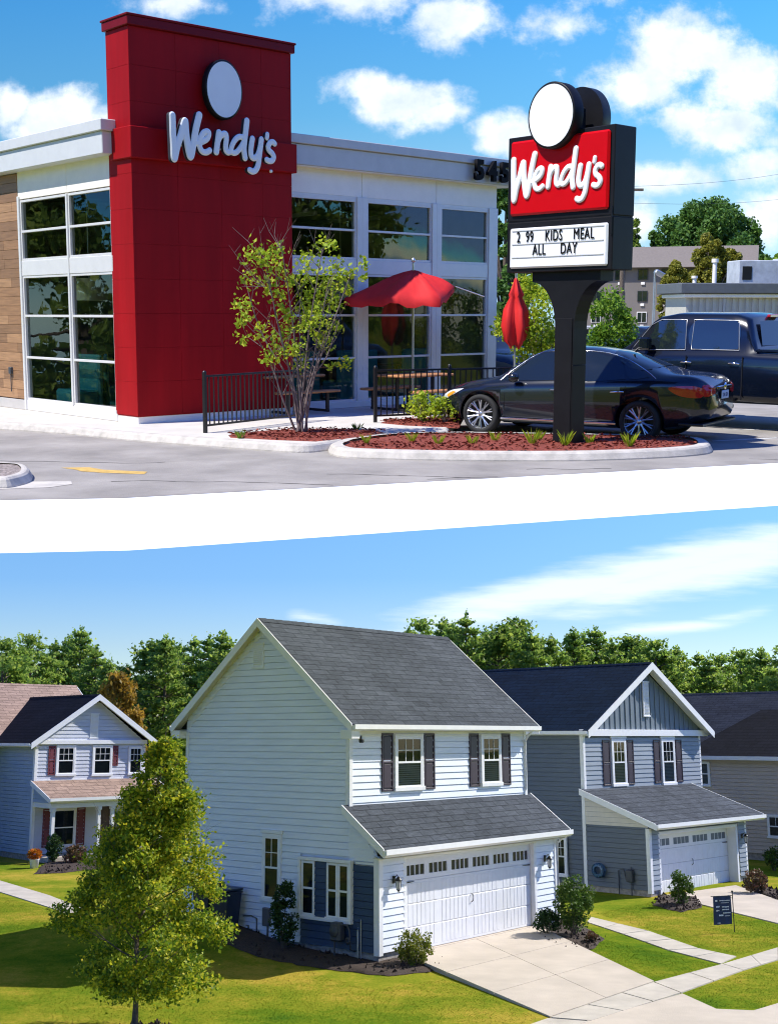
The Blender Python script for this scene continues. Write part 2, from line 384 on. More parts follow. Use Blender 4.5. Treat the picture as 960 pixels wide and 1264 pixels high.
LAWN = None
def lawnmat():
    m_ = bpy.data.materials.new('lawn'); m_.use_nodes = True; t = m_.node_tree; b = t.nodes['Principled BSDF']
    co = t.nodes.new('ShaderNodeTexCoord').outputs['Object']
    n1 = noise(t, co, .23, 5, .6); n2 = noise(t, co, 2.2, 6, .7); n3 = noise(t, co, 13, 7, .8)
    k = math_n(t, 'ADD', math_n(t, 'ADD', math_n(t, 'MULTIPLY', n1, .62), math_n(t, 'MULTIPLY', n2, .24)), math_n(t, 'MULTIPLY', n3, .38))
    rp = t.nodes.new('ShaderNodeValToRGB'); t.links.new(k, rp.inputs[0]); e = rp.color_ramp.elements
    cs = [(.44, (.040, .115, .012)), (.56, (.125, .19, .014)), (.65, (.24, .25, .024)), (.73, (.42, .31, .05))]
    while len(e) < 4: e.new(.5)
    for x, (p, c) in zip(e, cs): x.position = p; x.color = (*c, 1)
    t.links.new(rp.outputs[0], b.inputs['Base Color']); b.inputs['Roughness'].default_value = .95; b.inputs['Specular IOR Level'].default_value = .0
    bn = t.nodes.new('ShaderNodeBump'); bn.inputs['Strength'].default_value = .5; bn.inputs['Distance'].default_value = .03
    t.links.new(noise(t, co, 34, 5, .75), bn.inputs['Height']); t.links.new(bn.outputs[0], b.inputs['Normal']); return m_
LAWN = lawnmat()
def sheet(name, pts, z, m_, th=None, kind='structure', label=None):
    b = MB()
    if th: b.prism([(p[0], p[1]) for p in pts], z - th, z, 'z')
    else: b.poly([(p[0], p[1], z) for p in pts])
    return tag(b.build(name, m_), label, kind=kind)
gx = [-420, -60, -16] + [-14+.5*i for i in range(37)] + [10, 60, 420]; gy = [-220, 10, 24] + [26+.5*i for i in range(37)] + [50, 90, 520]
b = MB(); b.smooth = True; b.add([(x, y, ghz(x, y)) for y in gy for x in gx], [(j*len(gx)+i, j*len(gx)+i+1, (j+1)*len(gx)+i+1, (j+1)*len(gx)+i) for j in range(len(gy)-1) for i in range(len(gx)-1)])
tag(b.build('ground', LAWN), kind='structure')
L = LO
# driveway slabs with open joints
def HW(x, y): c, s_ = math.cos(.867), math.sin(.867); return (.344+x*c-y*s_, 30.728+x*s_+y*c)
drv = [HW(.98, -.03), HW(6.98, -.03), L(807, 1213), L(679, 1257)]
def lerp2(a, b_, t): return (a[0]+(b_[0]-a[0])*t, a[1]+(b_[1]-a[1])*t)
def slab_grid(name, A, B, C_, D, nu, nv, z, m_, gap=.012, zt=None):
    """quad A-B-C-D cast as nu x nv slabs, gaps between them"""
    b = MB(); W_ = math.hypot(B[0]-A[0], B[1]-A[1]); H_ = math.hypot(D[0]-A[0], D[1]-A[1])
    for i in range(nu):
        for j in range(nv):
            u0, u1 = i/nu + gap/W_*(i > 0), (i+1)/nu - gap/W_*(i < nu-1); v0, v1 = j/nv + gap/H_*(j > 0), (j+1)/nv - gap/H_*(j < nv-1)
            P = [lerp2(lerp2(A, B, u), lerp2(D, C_, u), v) for u, v in ((u0, v0), (u1, v0), (u1, v1), (u0, v1))]
            za = [z if zt is None else zt+(z-zt)*v for v in (v0, v0, v1, v1)]
            b.add([(p[0], p[1], h-.3) for p, h in zip(P, za)]+[(p[0], p[1], h) for p, h in zip(P, za)], [(0, 1, 2, 3), (4, 5, 6, 7), (0, 1, 5, 4), (1, 2, 6, 5), (2, 3, 7, 6), (3, 0, 4, 7)])
    return tag(b.build(name, m_), kind='structure')
slab_grid('driveway', drv[0], drv[1], drv[2], drv[3], 2, 3, .03, CONC, zt=.13)
far = [L(679, 1258), L(807, 1214), L(892, 1191.5), L(960, 1171), L(1060, 1139)]
near = [L(729, 1262), L(840, 1227), L(917, 1199), L(960, 1186), L(1060, 1153)]
f0, n0 = lerp2(far[1], far[0], 4.2), lerp2(near[1], near[0], 4.4)
pav = MB(); seq = [(f0, n0)] + list(zip(far, near)); segs = []
for (a, c), (b_, d) in zip(seq[:-1], seq[1:]):
    k = max(1, round(math.dist(a, b_)/1.5))
    for i in range(k):
        g = .006
        P = [lerp2(a, b_, i/k+g), lerp2(a, b_, (i+1)/k-g), lerp2(c, d, (i+1)/k-g), lerp2(c, d, i/k+g)]
        pav.prism(P, -.03, .026, 'z')
tag(pav.build('sidewalk', CONC2), kind='structure')
sheet('driveway_apron', [L(715, 1264.5), L(842, 1228), L(884, 1247), L(930, 1249), L(960, 1240), L(1060, 1215), L(1060, 1330), L(600, 1400), L(620, 1300)], .02, CONC, .06)
up_, lo_ = [L(729, 1133), L(799, 1150), L(862, 1172), L(909, 1182)], [L(724, 1139), L(769, 1154), L(825, 1174), L(890, 1191)]
pm = MB()
for i in range(3):
    for k in range(2):
        t0, t1 = k/2+.01, (k+1)/2-.01
        pm.prism([lerp2(up_[i], up_[i+1], t0), lerp2(up_[i], up_[i+1], t1), lerp2(lo_[i], lo_[i+1], t1), lerp2(lo_[i], lo_[i+1], t0)], -.03, .022, 'z')
tag(pm.build('path', CONC2), kind='structure')
sheet('neighbour_driveway', [L(815, 1107), L(908, 1094), L(1010, 1130), L(1000, 1151), L(859, 1116)], .028, CONC, .06)
sheet('left_path', [L(-60, 1072), L(0, 1088), L(60, 1106), L(104, 1123), L(160, 1150), L(140, 1158), L(86, 1132), L(64, 1122), L(0, 1102), L(-60, 1084)], .022, CONC2, .05)
def wobble(pts, n=6, amp=.12, seed=1):
    rg = random.Random(seed); out = []
    for i, p in enumerate(pts):
        q = pts[(i+1) % len(pts)]
        for k in range(n):
            x, y = lerp2(p, q, k/n); out.append((x+rg.uniform(-amp, amp), y+rg.uniform(-amp, amp)))
    return out
def bed(pts, seed, z=.012):
    b = MB(); P = wobble(pts, 6, .07, seed); cx = sum(p[0] for p in P)/len(P); cy = sum(p[1] for p in P)/len(P)
    rg = random.Random(seed); n = len(P)
    b.smooth = True
    rings = [(1, z), (.93, z+.035), (.6, z+.06), (.3, z+.07)]
    vs = []
    for k, h in rings: vs += [(cx+(x-cx)*k, cy+(y-cy)*k, h+rg.uniform(-.01, .01)*(k < 1)+ghz(cx+(x-cx)*k, cy+(y-cy)*k)) for x, y in P]
    vs.append((cx, cy, z+.07+ghz(cx, cy))); fs = []
    for r in range(len(rings)-1): fs += [(r*n+i, r*n+(i+1) % n, (r+1)*n+(i+1) % n, (r+1)*n+i) for i in range(n)]
    fs += [((len(rings)-1)*n+i, (len(rings)-1)*n+(i+1) % n, len(vs)-1) for i in range(n)]
    b.add(vs, fs); b.smooth = False
    # loose chips of bark
    for _ in range(int(260)):
        i = rg.randrange(n); t = math.sqrt(rg.random())*1.02; x, y = lerp2((cx, cy), P[i], t); a = rg.uniform(0, 6.28); l = rg.uniform(.03, .08); zz = z+ghz(x, y)
        b.add([(x-math.cos(a)*l, y-math.sin(a)*l, zz+.03), (x+math.sin(a)*.02, y, zz+.1*rg.random()+.05), (x+math.cos(a)*l, y+math.sin(a)*l, zz+.05)], [(0, 1, 2)])
    return tag(b.build('mulch_bed', MULCH), kind='structure')
def HW(x, y): c, s_ = math.cos(.867), math.sin(.867); return (.344+x*c-y*s_, 30.728+x*s_+y*c)
bed([HW(.0, 6.2), HW(-1.1, 6.2), HW(-1.3, 4.4), HW(-1.5, 2.2), HW(-1.3, .4), HW(-.9, -1.1), HW(.3, -1.5), HW(1.4, -1.2), HW(1.35, -.1), HW(.1, .05), HW(.0, 3)], 1)
bed([L(652, 1152), L(690, 1174), L(733, 1173), L(744, 1160), L(700, 1132)], 2)
bed([L(806, 1118), L(838, 1127), L(866, 1121), L(858, 1108), L(812, 1106)], 3)
bed([L(915, 1096), L(965, 1114), L(965, 1103), L(930, 1090)], 4)
bed([L(40, 1080), L(80, 1078), L(130, 1072), L(140, 1062), L(60, 1062)], 5)
bed([(-4.9, 23.9), (-4.1, 23.35), (-3.4, 23.9), (-3.9, 24.6)], 6)
# grass blades standing in the near lawns
def lawn_blades(n=120000, seed=4):
    rg = np.random.default_rng(seed)
    polys = [[L(-10, 1270), L(-10, 1104), L(62, 1124), L(190, 1150), L(275, 1140), L(345, 1182), L(405, 1208), L(462, 1222), L(556, 1208), L(668, 1259), L(560, 1290), L(100, 1290)],
             [L(742, 1160), L(885, 1192), L(808, 1211), L(694, 1168)], [L(842, 1226), L(962, 1188), L(962, 1238), L(937, 1246), L(884, 1245)],
             [L(735, 1128), L(812, 1112), L(870, 1122), L(965, 1143), L(965, 1166), L(910, 1180), L(862, 1170), L(800, 1148)]]
    P = []
    def inside(poly, x, y):
        r = np.zeros(len(x), bool); j = len(poly)-1
        for i in range(len(poly)):
            xi, yi = poly[i]; xj, yj = poly[j]
            r ^= ((yi > y) != (yj > y)) & (x < (xj-xi)*(y-yi)/(yj-yi+1e-9)+xi); j = i
        return r
    areas = []
    for poly in polys:
        xs = [p[0] for p in poly]; ys = [p[1] for p in poly]; areas.append((max(xs)-min(xs))*(max(ys)-min(ys)))
    for poly, a in zip(polys, areas):
        k = int(n*1.6*a/sum(areas)); xs = [p[0] for p in poly]; ys = [p[1] for p in poly]
        x = rg.uniform(min(xs), max(xs), k); y = rg.uniform(min(ys), max(ys), k); m_ = inside(poly, x, y); P.append(np.stack([x[m_], y[m_]], 1))
    P = np.concatenate(P); k = len(P); a = rg.uniform(0, 6.28, k); h = rg.uniform(.010, .026, k); w_ = .006
    v = np.zeros((k, 3, 3)); v[:, 0, 0] = P[:, 0]-np.cos(a)*w_; v[:, 0, 1] = P[:, 1]-np.sin(a)*w_; v[:, 1, 0] = P[:, 0]+np.cos(a)*w_; v[:, 1, 1] = P[:, 1]+np.sin(a)*w_
    v[:, 2, 0] = P[:, 0]+rg.normal(0, .025, k); v[:, 2, 1] = P[:, 1]+rg.normal(0, .025, k); v[:, 2, 2] = h; gz = .62*np.exp(-((P[:, 0]+5.0)**2+(P[:, 1]-34.9)**2)/(2*2.3**2)); v[:, :, 2] += gz[:, None]
    me = bpy.data.meshes.new('grass'); me.vertices.add(k*3); me.vertices.foreach_set('co', v.reshape(-1)); me.loops.add(k*3); me.loops.foreach_set('vertex_index', np.arange(k*3))
    me.polygons.add(k); me.polygons.foreach_set('loop_start', np.arange(k)*3); me.polygons.foreach_set('loop_total', np.full(k, 3)); me.materials.append(LAWN); me.update(calc_edges=True)
    o = link('grass', me); tag(o, 'short yellow green lawn grass around the houses and paths', 'grass', kind='stuff')
lawn_blades()

# ------------------------------------------------------------------ house kit
LAP = .168; GRV = .018
def wallT(A, B):
    d = (Vector((B[0], B[1], 0)) - Vector((A[0], A[1], 0))).normalized(); n = Vector((d.y, -d.x, 0))
    return Matrix(((d.x, -n.x, 0, A[0]), (d.y, -n.y, 0, A[1]), (0, 0, 1, 0), (0, 0, 0, 1)))
def siding(house, name, A, B, z0, z1, m_, clip=None, holes=(), lap=LAP, off=0.0):
    b = MB(); b.T = wallT(A, B) @ Matrix.Translation((0, -off, 0)); Ls = math.dist(A[:2], B[:2])
    k = int(math.ceil((z1-z0)/lap))
    for i in range(k):
        a, c = z0+i*lap, min(z1, z0+(i+1)*lap)
        s0a, s1a = clip(a) if clip else (0, Ls); s0c, s1c = clip(c) if clip else (0, Ls)
        if s1a - s0a < .02: continue
        if s1c < s0c: s0c = s1c = (s0c+s1c)/2
        segs = [(s0a, s1a, s0c, s1c)]
        for (h0, h1, g0, g1) in holes:
            if c <= g0+.02 or a >= g1-.02: continue
            out = []
            for (p, q, r, s_) in segs:
                if h0 > p: out.append((p, min(q, h0), r, min(s_, h0)))
                if h1 < q: out.append((max(p, h1), q, max(r, h1), s_))
            segs = [x for x in out if x[1]-x[0] > .01]
        for (p, q, r, s_) in segs:
            b.add([(p, -.036, a), (q, -.036, a), (s_, -.016, c-GRV), (r, -.016, c-GRV), (s_, .012, c-GRV), (r, .012, c-GRV), (s_, .012, c), (r, .012, c), (r, -.036, c), (s_, -.036, c)], [(0, 1, 2, 3), (3, 2, 4, 5), (5, 4, 6, 7), (7, 6, 9, 8)])
    return b.build(name, m_, house, recalc=False)
def solid(house, name, m_, fn):
    b = MB(); fn(b); return b.build(name, m_, house)
def window(house, T, s0, s1, z0, z1, grid=(3, 2), trim=.09, blind=True, sash=True, pane_m=None, frame_m=None, two=1):
    b = MB(); b.T = T; d = .078; fm = frame_m or WHITE
    b.bbox(s0, s1, -d, 0, z1-trim, z1, .006); b.bbox(s0-.03, s1+.03, -d-.03, 0, z0-.03, z0+trim*.75, .006)
    b.bbox(s0, s0+trim, -d, 0, z0+trim*.75, z1-trim, .006); b.bbox(s1-trim, s1, -d, 0, z0+trim*.75, z1-trim, .006)
    fr = b.build('window', fm, house)
    a0, a1, b0, b1 = s0+trim, s1-trim, z0+trim*.75, z1-trim; mid = (b0+b1)/2
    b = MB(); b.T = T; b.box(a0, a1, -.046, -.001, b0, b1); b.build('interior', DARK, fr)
    if blind:
        b = MB(); b.T = T; zz = b0+.02; top = b1 if blind == 2 else mid
        while zz < top-.02:
            b.quad((a0+.02, -.048, zz), (a1-.02, -.048, zz), (a1-.02, -.054, zz+.04), (a0+.02, -.054, zz+.04)); zz += .055
        b.build('blind', BLIND, fr, recalc=False)
    b = MB(); b.T = T; t = .035; y0, y1 = -.072, -.058
    b.box(a0, a0+t, y0, y1, b0, b1); b.box(a1-t, a1, y0, y1, b0, b1); b.box(a0+t, a1-t, y0, y1, b0, b0+t); b.box(a0+t, a1-t, y0, y1, b1-t, b1)
    if sash: b.box(a0+t, a1-t, y0-.006, y1, mid-.025, mid+.025)
    if grid:
        g0, g1 = (mid+.025, b1-t) if sash else (b0+t, b1-t); nx, nz = grid
        for i in range(1, nx): x = a0+t+(a1-a0-2*t)*i/nx; b.box(x-.009, x+.009, y0+.002, y1-.002, g0, g1)
        for j in range(1, nz): z = g0+(g1-g0)*j/nz; b.box(a0+t, a1-t, y0+.003, y1-.003, z-.009, z+.009)
    b.build('sash', fm, fr)
    b = MB(); b.T = T; b.quad((a0+.01, -.060, b0+.01), (a1-.01, -.060, b0+.01), (a1-.01, -.060, b1-.01), (a0+.01, -.060, b1-.01)); b.build('pane', pane_m or PANE, fr, recalc=False)
    return fr
def shutter(house, T, s0, s1, z0, z1, m_):
    b = MB(); b.T = T; r = .05; y0 = -.06
    b.bbox(s0, s0+r, y0, 0, z0, z1, .004); b.bbox(s1-r, s1, y0, 0, z0, z1, .004)
    for a, c in ((z0, z0+r), (z1-r, z1), ((z0+z1)/2-r/2, (z0+z1)/2+r/2)): b.bbox(s0+r, s1-r, y0, 0, a, c, .004)
    b.box(s0+r, s1-r, -.03, 0, z0+r, z1-r)
    for a, c in ((z0+r*1.7, (z0+z1)/2-r), ((z0+z1)/2+r, z1-r*1.7)): b.bbox(s0+r*1.5, s1-r*1.5, -.045, -.02, a, c, .008)
    return b.build('shutter', m_, house)
def gable_roof(house, axis, a0, a1, c0, c1, zE, zR, m_, th=.10, rake=(True, True), board=.24, gut=(True, True), ridge_c=None, name='roof', soff=True, wall_in=.3, cut=None):
    """ridge along axis from a0 to a1; eaves at c0 and c1"""
    cm = ridge_c if ridge_c is not None else (c0+c1)/2
    P = (lambda a, c, z: (a, c, z)) if axis == 'x' else (lambda a, c, z: (c, a, z))
    b = MB()
    for ce in (c0, c1):
        b.add([P(a0, ce, zE), P(a1, ce, zE), P(a1, cm, zR), P(a0, cm, zR), P(a0, ce, zE-th), P(a1, ce, zE-th), P(a1, cm, zR-th), P(a0, cm, zR-th)],
              [(0, 1, 2, 3), (4, 5, 6, 7), (0, 1, 5, 4), (3, 0, 4, 7), (1, 2, 6, 5)])
    rf = b.build(name, m_, house)
    b = MB(); n = max(2, int(abs(a1-a0)/.3))
    for i in range(n):
        x0, x1 = a0+(a1-a0)*i/n, a0+(a1-a0)*(i+1)/n; s = .13; dz0 = (zR-zE)/abs(cm-c0)*s
        b.add([P(x0, cm-s, zR-dz0+.012), P(x1+.02, cm-s, zR-dz0+.022), P(x1+.02, cm, zR+.03), P(x0, cm, zR+.018), P(x1+.02, cm+s, zR-dz0+.022), P(x0, cm+s, zR-dz0+.012)], [(0, 1, 2, 3), (3, 2, 4, 5)])
    b.build('ridge_cap', m_, rf, recalc=False)
    for k, on in zip((a0, a1), rake):
        if not on: continue
        o = -.028 if k == min(a0, a1) else .028
        b = MB(); poly = [(c0, zE-board+.02), (cm, zR-board+.02), (c1, zE-board+.02), (c1, zE+.012), (cm, zR+.012), (c0, zE+.012)]
        vs = [P(k, c, z) for c, z in poly] + [P(k+o, c, z) for c, z in poly]
        b.add(vs, [(0, 1, 4, 5), (1, 2, 3, 4), (6, 7, 10, 11), (7, 8, 9, 10)] + [(i, (i+1) % 6, 6+(i+1) % 6, 6+i) for i in range(6)])
        b.build('rake_board', WHITE, house)
    for ce, on in zip((c0, c1), gut):
        if not on: continue
        o = -1 if ce == c0 else 1; b = MB()
        prof = [(0, -.16), (.03*o, -.16), (.10*o, -.12), (.10*o, -.005), (.085*o, -.005), (.075*o, -.03), (0, -.03)]
        n = len(prof); lo_, hi = min(a0, a1), max(a0, a1)
        vs = [P(lo_+.01, ce+p, zE+q) for p, q in prof] + [P(hi-.01, ce+p, zE+q) for p, q in prof]
        b.add(vs, [list(range(n)), list(range(n, 2*n))] + [(i, (i+1) % n, n+(i+1) % n, n+i) for i in range(n)])
        b.build('gutter', WHITE, house)
        if soff:
            b = MB(); q = ce-o*wall_in; z = zE-.165
            b.add([P(lo_+.02, ce, z), P(hi-.02, ce, z), P(hi-.02, q-o*.1, z), P(lo_+.02, q-o*.1, z)], [(0, 1, 2, 3)]); b.build('soffit', SOFF, house, recalc=False)
    return rf
def lean_roof(house, x0, x1, y0, y1, z0, z1, m_, boards=True, side_m=None):
    """roof falling towards -y: eave at y0/z0, head at y1/z1"""
    b = MB(); th = .1
    b.add([(x0, y0, z0), (x1, y0, z0), (x1, y1, z1), (x0, y1, z1), (x0, y0, z0-th), (x1, y0, z0-th), (x1, y1, z1-th), (x0, y1, z1-th)], [(0, 1, 2, 3), (4, 5, 6, 7), (0, 1, 5, 4), (1, 2, 6, 5), (2, 3, 7, 6), (3, 0, 4, 7)])
    b.build('porch_roof' if boards == 2 else 'garage_roof', m_, house)
    for x, o in ((x0, -.03), (x1, .03)):
        b = MB(); vs = [(x, y0, z0-.2), (x, y1, z1-.2), (x, y1, z1+.012), (x, y0, z0+.012)]; vs += [(x+o, p[1], p[2]) for p in vs]
        b.add(vs, [(0, 1, 2, 3), (4, 5, 6, 7), (0, 1, 5, 4), (1, 2, 6, 5), (2, 3, 7, 6), (3, 0, 4, 7)]); b.build('rake_board', WHITE, house)
    b = MB(); prof = [(0, -.2), (-.03, -.17), (-.10, -.13), (-.10, -.005), (-.085, -.005), (-.075, -.03), (0, -.03)]; n = len(prof)
    b.add([(x0-.02, y0+p, z0+q) for p, q in prof]+[(x1+.02, y0+p, z0+q) for p, q in prof], [list(range(n)), list(range(n, 2*n))]+[(i, (i+1) % n, n+(i+1) % n, n+i) for i in range(n)])
    b.build('gutter', WHITE, house)
def garage_door(house, x0, x1, y, z0, z1, units, m_=None):
    m_ = m_ or mat('garage_door_paint', (.72, .74, .78), .5, var=.04)
    b = MB(); rows = 4; rh = (z1-z0)/rows; n = units; zt = z1-rh
    for r in range(rows-1):
        b.bbox(x0, x1, y, y+.05, z0+r*rh+.004, z0+(r+1)*rh-.004, .006)
        k = int((x1-x0)/.17)
        for i in range(k):
            a = x0+(x1-x0)*i/k; 
            if i % (k//4 or 1) == 0: continue
            b.bbox(a+.012, a+(x1-x0)/k-.012, y-.006, y+.01, z0+r*rh+(.07 if r == 0 else .015), z0+(r+1)*rh-(.07 if r == 2 else .015), .006)
    wu = (x1-x0)/n; f0, f1 = .22, .66
    b.box(x0, x1, y, y+.05, zt+.004, zt+rh*f0); b.box(x0, x1, y, y+.05, zt+rh*f1+.0, z1)
    for i in range(n+1):
        a = x0+wu*i; b.box(max(x0, a-wu*.1), min(x1, a+wu*.1), y, y+.05, zt+rh*f0, zt+rh*f1)
    dr = b.build('garage_door', m_, house)
    for i in range(n):
        a, c = x0+wu*i+wu*.1, x0+wu*(i+1)-wu*.1; e0, e1 = zt+rh*f0, zt+rh*f1
        b = MB(); b.quad((a, y+.03, e0), (c, y+.03, e0), (c, y+.03, e1), (a, y+.03, e1)); b.mi = 1
        for k in range(1, 4): x = a+(c-a)*k/4; b.box(x-.013, x+.013, y+.005, y+.028, e0, e1)
        b.build('door_window', [mat('tinted_garage_glass', (.045, .045, .05), .12, var=.3), m_], dr)
    b = MB(); xm = (x0+x1)/2
    b.tube([(xm, y-.01, z0+.92), (xm, y-.05, z0+.95), (xm, y-.05, z0+1.1), (xm, y-.01, z0+1.13)], .014, 6); b.build('handle', BLK, dr)
    for x, s in ((x0+.03, 1), (x1-.03, -1)):
        for z in (zt-.03,):
            b = MB(); b.prism([(x, z-.02), (x+s*.36, z-.008), (x+s*.40, z), (x+s*.36, z+.008), (x, z+.02)], y-.014, y-.004, 'y'); b.build('hinge', BLK, dr)
    return dr
def lantern(house, x, y, z):
    b = MB(); b.bbox(x-.05, x+.05, y-.03, y, z-.09, z+.09, .01); b.tube([(x, y-.03, z+.04), (x, y-.12, z+.12), (x, y-.16, z+.05)], .012, 6)
    b.lathe([(0, .08), (.03, .07), (.09, 0), (.095, -.02), (.07, -.02)], 8, 'z', (x, y-.16, z)); b.lathe([(.05, -.24), (.055, -.22), (.03, -.25), (0, -.30)], 8, 'z', (x, y-.16, z))
    for i in range(4):
        a = math.pi/4+i*math.pi/2; b.cyl((x+.07*math.cos(a), y-.16+.07*math.sin(a), z-.02), (x+.05*math.cos(a), y-.16+.05*math.sin(a), z-.23), .006, n=5)
    o = b.build('wall_lantern', BLK, house)
    g = MB(); g.lathe([(.062, -.02), (.045, -.22)], 8, 'z', (x, y-.16, z)); g.build('lantern_glass', mat('frosted_glass', (.6, .6, .58), .15, var=.05), o)
def trimbox(house, name, *bx, m_=None):
    b = MB()
    for q in bx: b.bbox(*q, .006)
    return b.build(name, m_ or WHITE, house)
def vent_louvre(house, T, s0, s1, z0, z1, hip=True):
    b = MB(); b.T = T
    b.bbox(s0, s1, -.05, 0, z0, z1, .006); z = z0+.05
    while z < z1-.06: b.quad((s0+.04, -.052, z), (s1-.04, -.052, z), (s1-.04, -.075, z+.03), (s0+.04, -.075, z+.03)); z += .055
    b.bbox(s0-.03, s1+.03, -.07, 0, z1, z1+.05, .004); b.bbox(s0-.03, s1+.03, -.07, 0, z0-.05, z0, .004)
    return b.build('gable_vent', WHITE, house)

# ------------------------------------------------------------------ the white house in the middle
W, D, DB = 8.03, .96, 7.06
H = thing('house', (.344, 30.728), .867, 'white two storey house with grey roof, navy siding beside its white garage door', 'house', 'houses of the estate')
FZ = .16
solid(H, 'foundation', BRICK, lambda b: (b.box(.02, W-.02, .3, DB-.02, -.1, .28), b.box(.02, 1.0, .03, .3, -.1, .28), b.box(6.92, W-.02, .03, .3, -.1, .28)))
ys, yr, ye, zE, zR = .61, 4.01, 7.41, 5.66, 8.50; sl = (zR-zE)/(yr-ys)
# side wall runs from back (s = 0) to garage front (s = 7.06)
A, B = (0, DB), (0, 0); LT = wallT(A, B)
def clipL(z):
    s0 = 0; s1 = DB
    if z > 5.5: s0 = DB-(ye-(z-zE+.1)/sl); s1 = DB-(ys+(z-zE+.1)/sl)
    elif z > 3.62: s1 = DB-D
    elif z > 2.55: s1 = DB-max(0, (z-2.55)/1.07*D)
    return max(s0, 0), min(s1, DB)
siding(H, 'side_wall', A, B, .26, 8.42, SID_W, clipL, holes=[(DB-2.58, DB+.1, 0.0, 2.30)])
siding(H, 'lower_side_wall', A, B, .26, 2.28, SID_N, lambda z: (DB-2.55, DB), off=.012)
solid(H, 'wall_core', SID_W, lambda b: (b.box(.02, .06, D, DB-.01, .2, 5.6), b.box(.02, .06, .03, D, .2, 2.5), b.box(.05, W-.05, DB-.06, DB-.01, .2, 5.6), b.box(W-.06, W-.02, 0.04, DB-.01, .2, 2.5), b.box(W-.06, W-.02, D, DB-.01, 2.5, 5.6),
      b.prism([(ys+.4, 5.6), (yr, 8.35), (ye-.4, 5.6)], W-.06, W-.02, 'x'), b.prism([(ys+.4, 5.6), (yr, 8.35), (ye-.4, 5.6)], .02, .06, 'x')))
siding(H, 'right_wall', (W, 0), (W, DB), .26, 5.5, SID_W, lambda z: (0 if z < 2.5 else D, DB))
siding(H, 'front_wall', (0, D), (W, D), 3.55, 5.5, SID_W)
trimbox(H, 'corner_board', (-.045, .09, D-.05, D+.0, 3.6, 5.5), (-.047, 0, D+.001, D+.09, 3.6, 5.5)); trimbox(H, 'corner_board', (W-.09, W+.045, D-.05, D, 3.6, 5.5))
trimbox(H, 'corner_board', (-.058, .10, -.052, 0, .2, 2.5), (-.06, -.0, 0.001, .12, .2, 2.5)); trimbox(H, 'corner_board', (W-.10, W+.05, -.052, 0, .2, 2.5), (W, W+.052, 0.001, .1, .2, 2.5))
trimbox(H, 'corner_board', (-.05, 0, DB-.10, DB, .26, 5.5)); trimbox(H, 'frieze_board', (.09, W-.09, D-.03, D, 5.36, 5.5))
FT = wallT((0, D), (W, D))
for (a, c) in ((1.75, 2.98), (5.68, 6.70)): window(H, FT, a, c, 3.98, 5.42, (3, 2) if a < 3 else (3, 2), .1)
for (a, c) in ((1.24, 1.70), (3.04, 3.50), (5.14, 5.60), (6.76, 7.20)): shutter(H, FT, a, c, 3.96, 5.44, SHUT)
gable_roof(H, 'x', -.3, W+.3, ys, ye, zE, zR, ROOF_X, wall_in=.33)
solid(H, 'rake_soffit', SOFF, lambda b: [b.add([(x0, ys, zE-.13), (x0, yr, zR-.13), (x0, ye, zE-.13), (x1, ys, zE-.13), (x1, yr, zR-.13), (x1, ye, zE-.13)], [(0, 1, 4, 3), (1, 2, 5, 4)]) for x0, x1 in ((-.3, .02), (W-.02, W+.3))])
trimbox(H, 'eave_return', (-.31, .0, ys, D+.02, 5.30, 5.52)); trimbox(H, 'eave_return', (-.31, 0, DB-.0, ye, 5.30, 5.52))
b = MB(); b.T = LT
for s in (1, -1):      # frieze under the rakes
    p = [(DB-ys-.35, 5.62), (DB-yr, 8.28)] if s == 1 else [(DB-ye+.35, 5.62), (DB-yr, 8.28)]
    (s0, q0), (s1, q1) = p
    b.add([(s0, -.03, q0-.14), (s1, -.03, q1-.14), (s1, -.03, q1), (s0, -.03, q0), (s0, 0, q0-.14), (s1, 0, q1-.14)], [(0, 1, 2, 3), (0, 1, 5, 4)])
b.build('rake_frieze', WHITE, H)
vent_louvre(H, LT, DB-4.42, DB-4.02, 7.22, 7.82)
# side windows
window(H, LT, DB-3.94, DB-3.24, 1.18, 2.86, (2, 2), .09, blind=False, pane_m=PANE)
trimbox(H, 'window_head', (-.09, 0, 3.20, 3.98, 2.865, 2.95))
b = MB(); b.T = LT    # boxed bay frame round three windows
s0, s1, z0, z1 = DB-2.58, DB-.79, .86, 2.36; t = .08
for q in ((s0, s1, -.14, .0, z1-t, z1), (s0, s1, -.14, 0, z0, z0+t), (s0, s0+t, -.14, 0, z0+t, z1-t), (s1-t, s1, -.14, 0, z0+t, z1-t)): b.bbox(*q, .006)
b.build('bay_frame', WHITE, H)
siding(H, 'bay_panel', A, B, z0+t, z1-t, SID_N, lambda z: (DB-2.05, DB-1.62), off=.05)
window(H, LT @ Matrix.Translation((0, -.02, 0)), DB-2.49, DB-2.04, .95, 2.27, None, .028, False)
window(H, LT @ Matrix.Translation((0, -.02, 0)), DB-1.63, DB-1.26, .95, 2.27, None, .028, False)
window(H, LT @ Matrix.Translation((0, -.02, 0)), DB-1.25, DB-.88, .95, 2.27, None, .028, False)
trimbox(H, 'belt_trim', (-.035, 0, -.03, .72, 2.26, 2.34))
solid(H, 'gable_return_panel', SID_W, lambda b: b.prism([(.02, 2.36), (D-.02, 2.36), (D-.02, 3.45), (.05, 2.50)], -.03, -.006, 'x'))
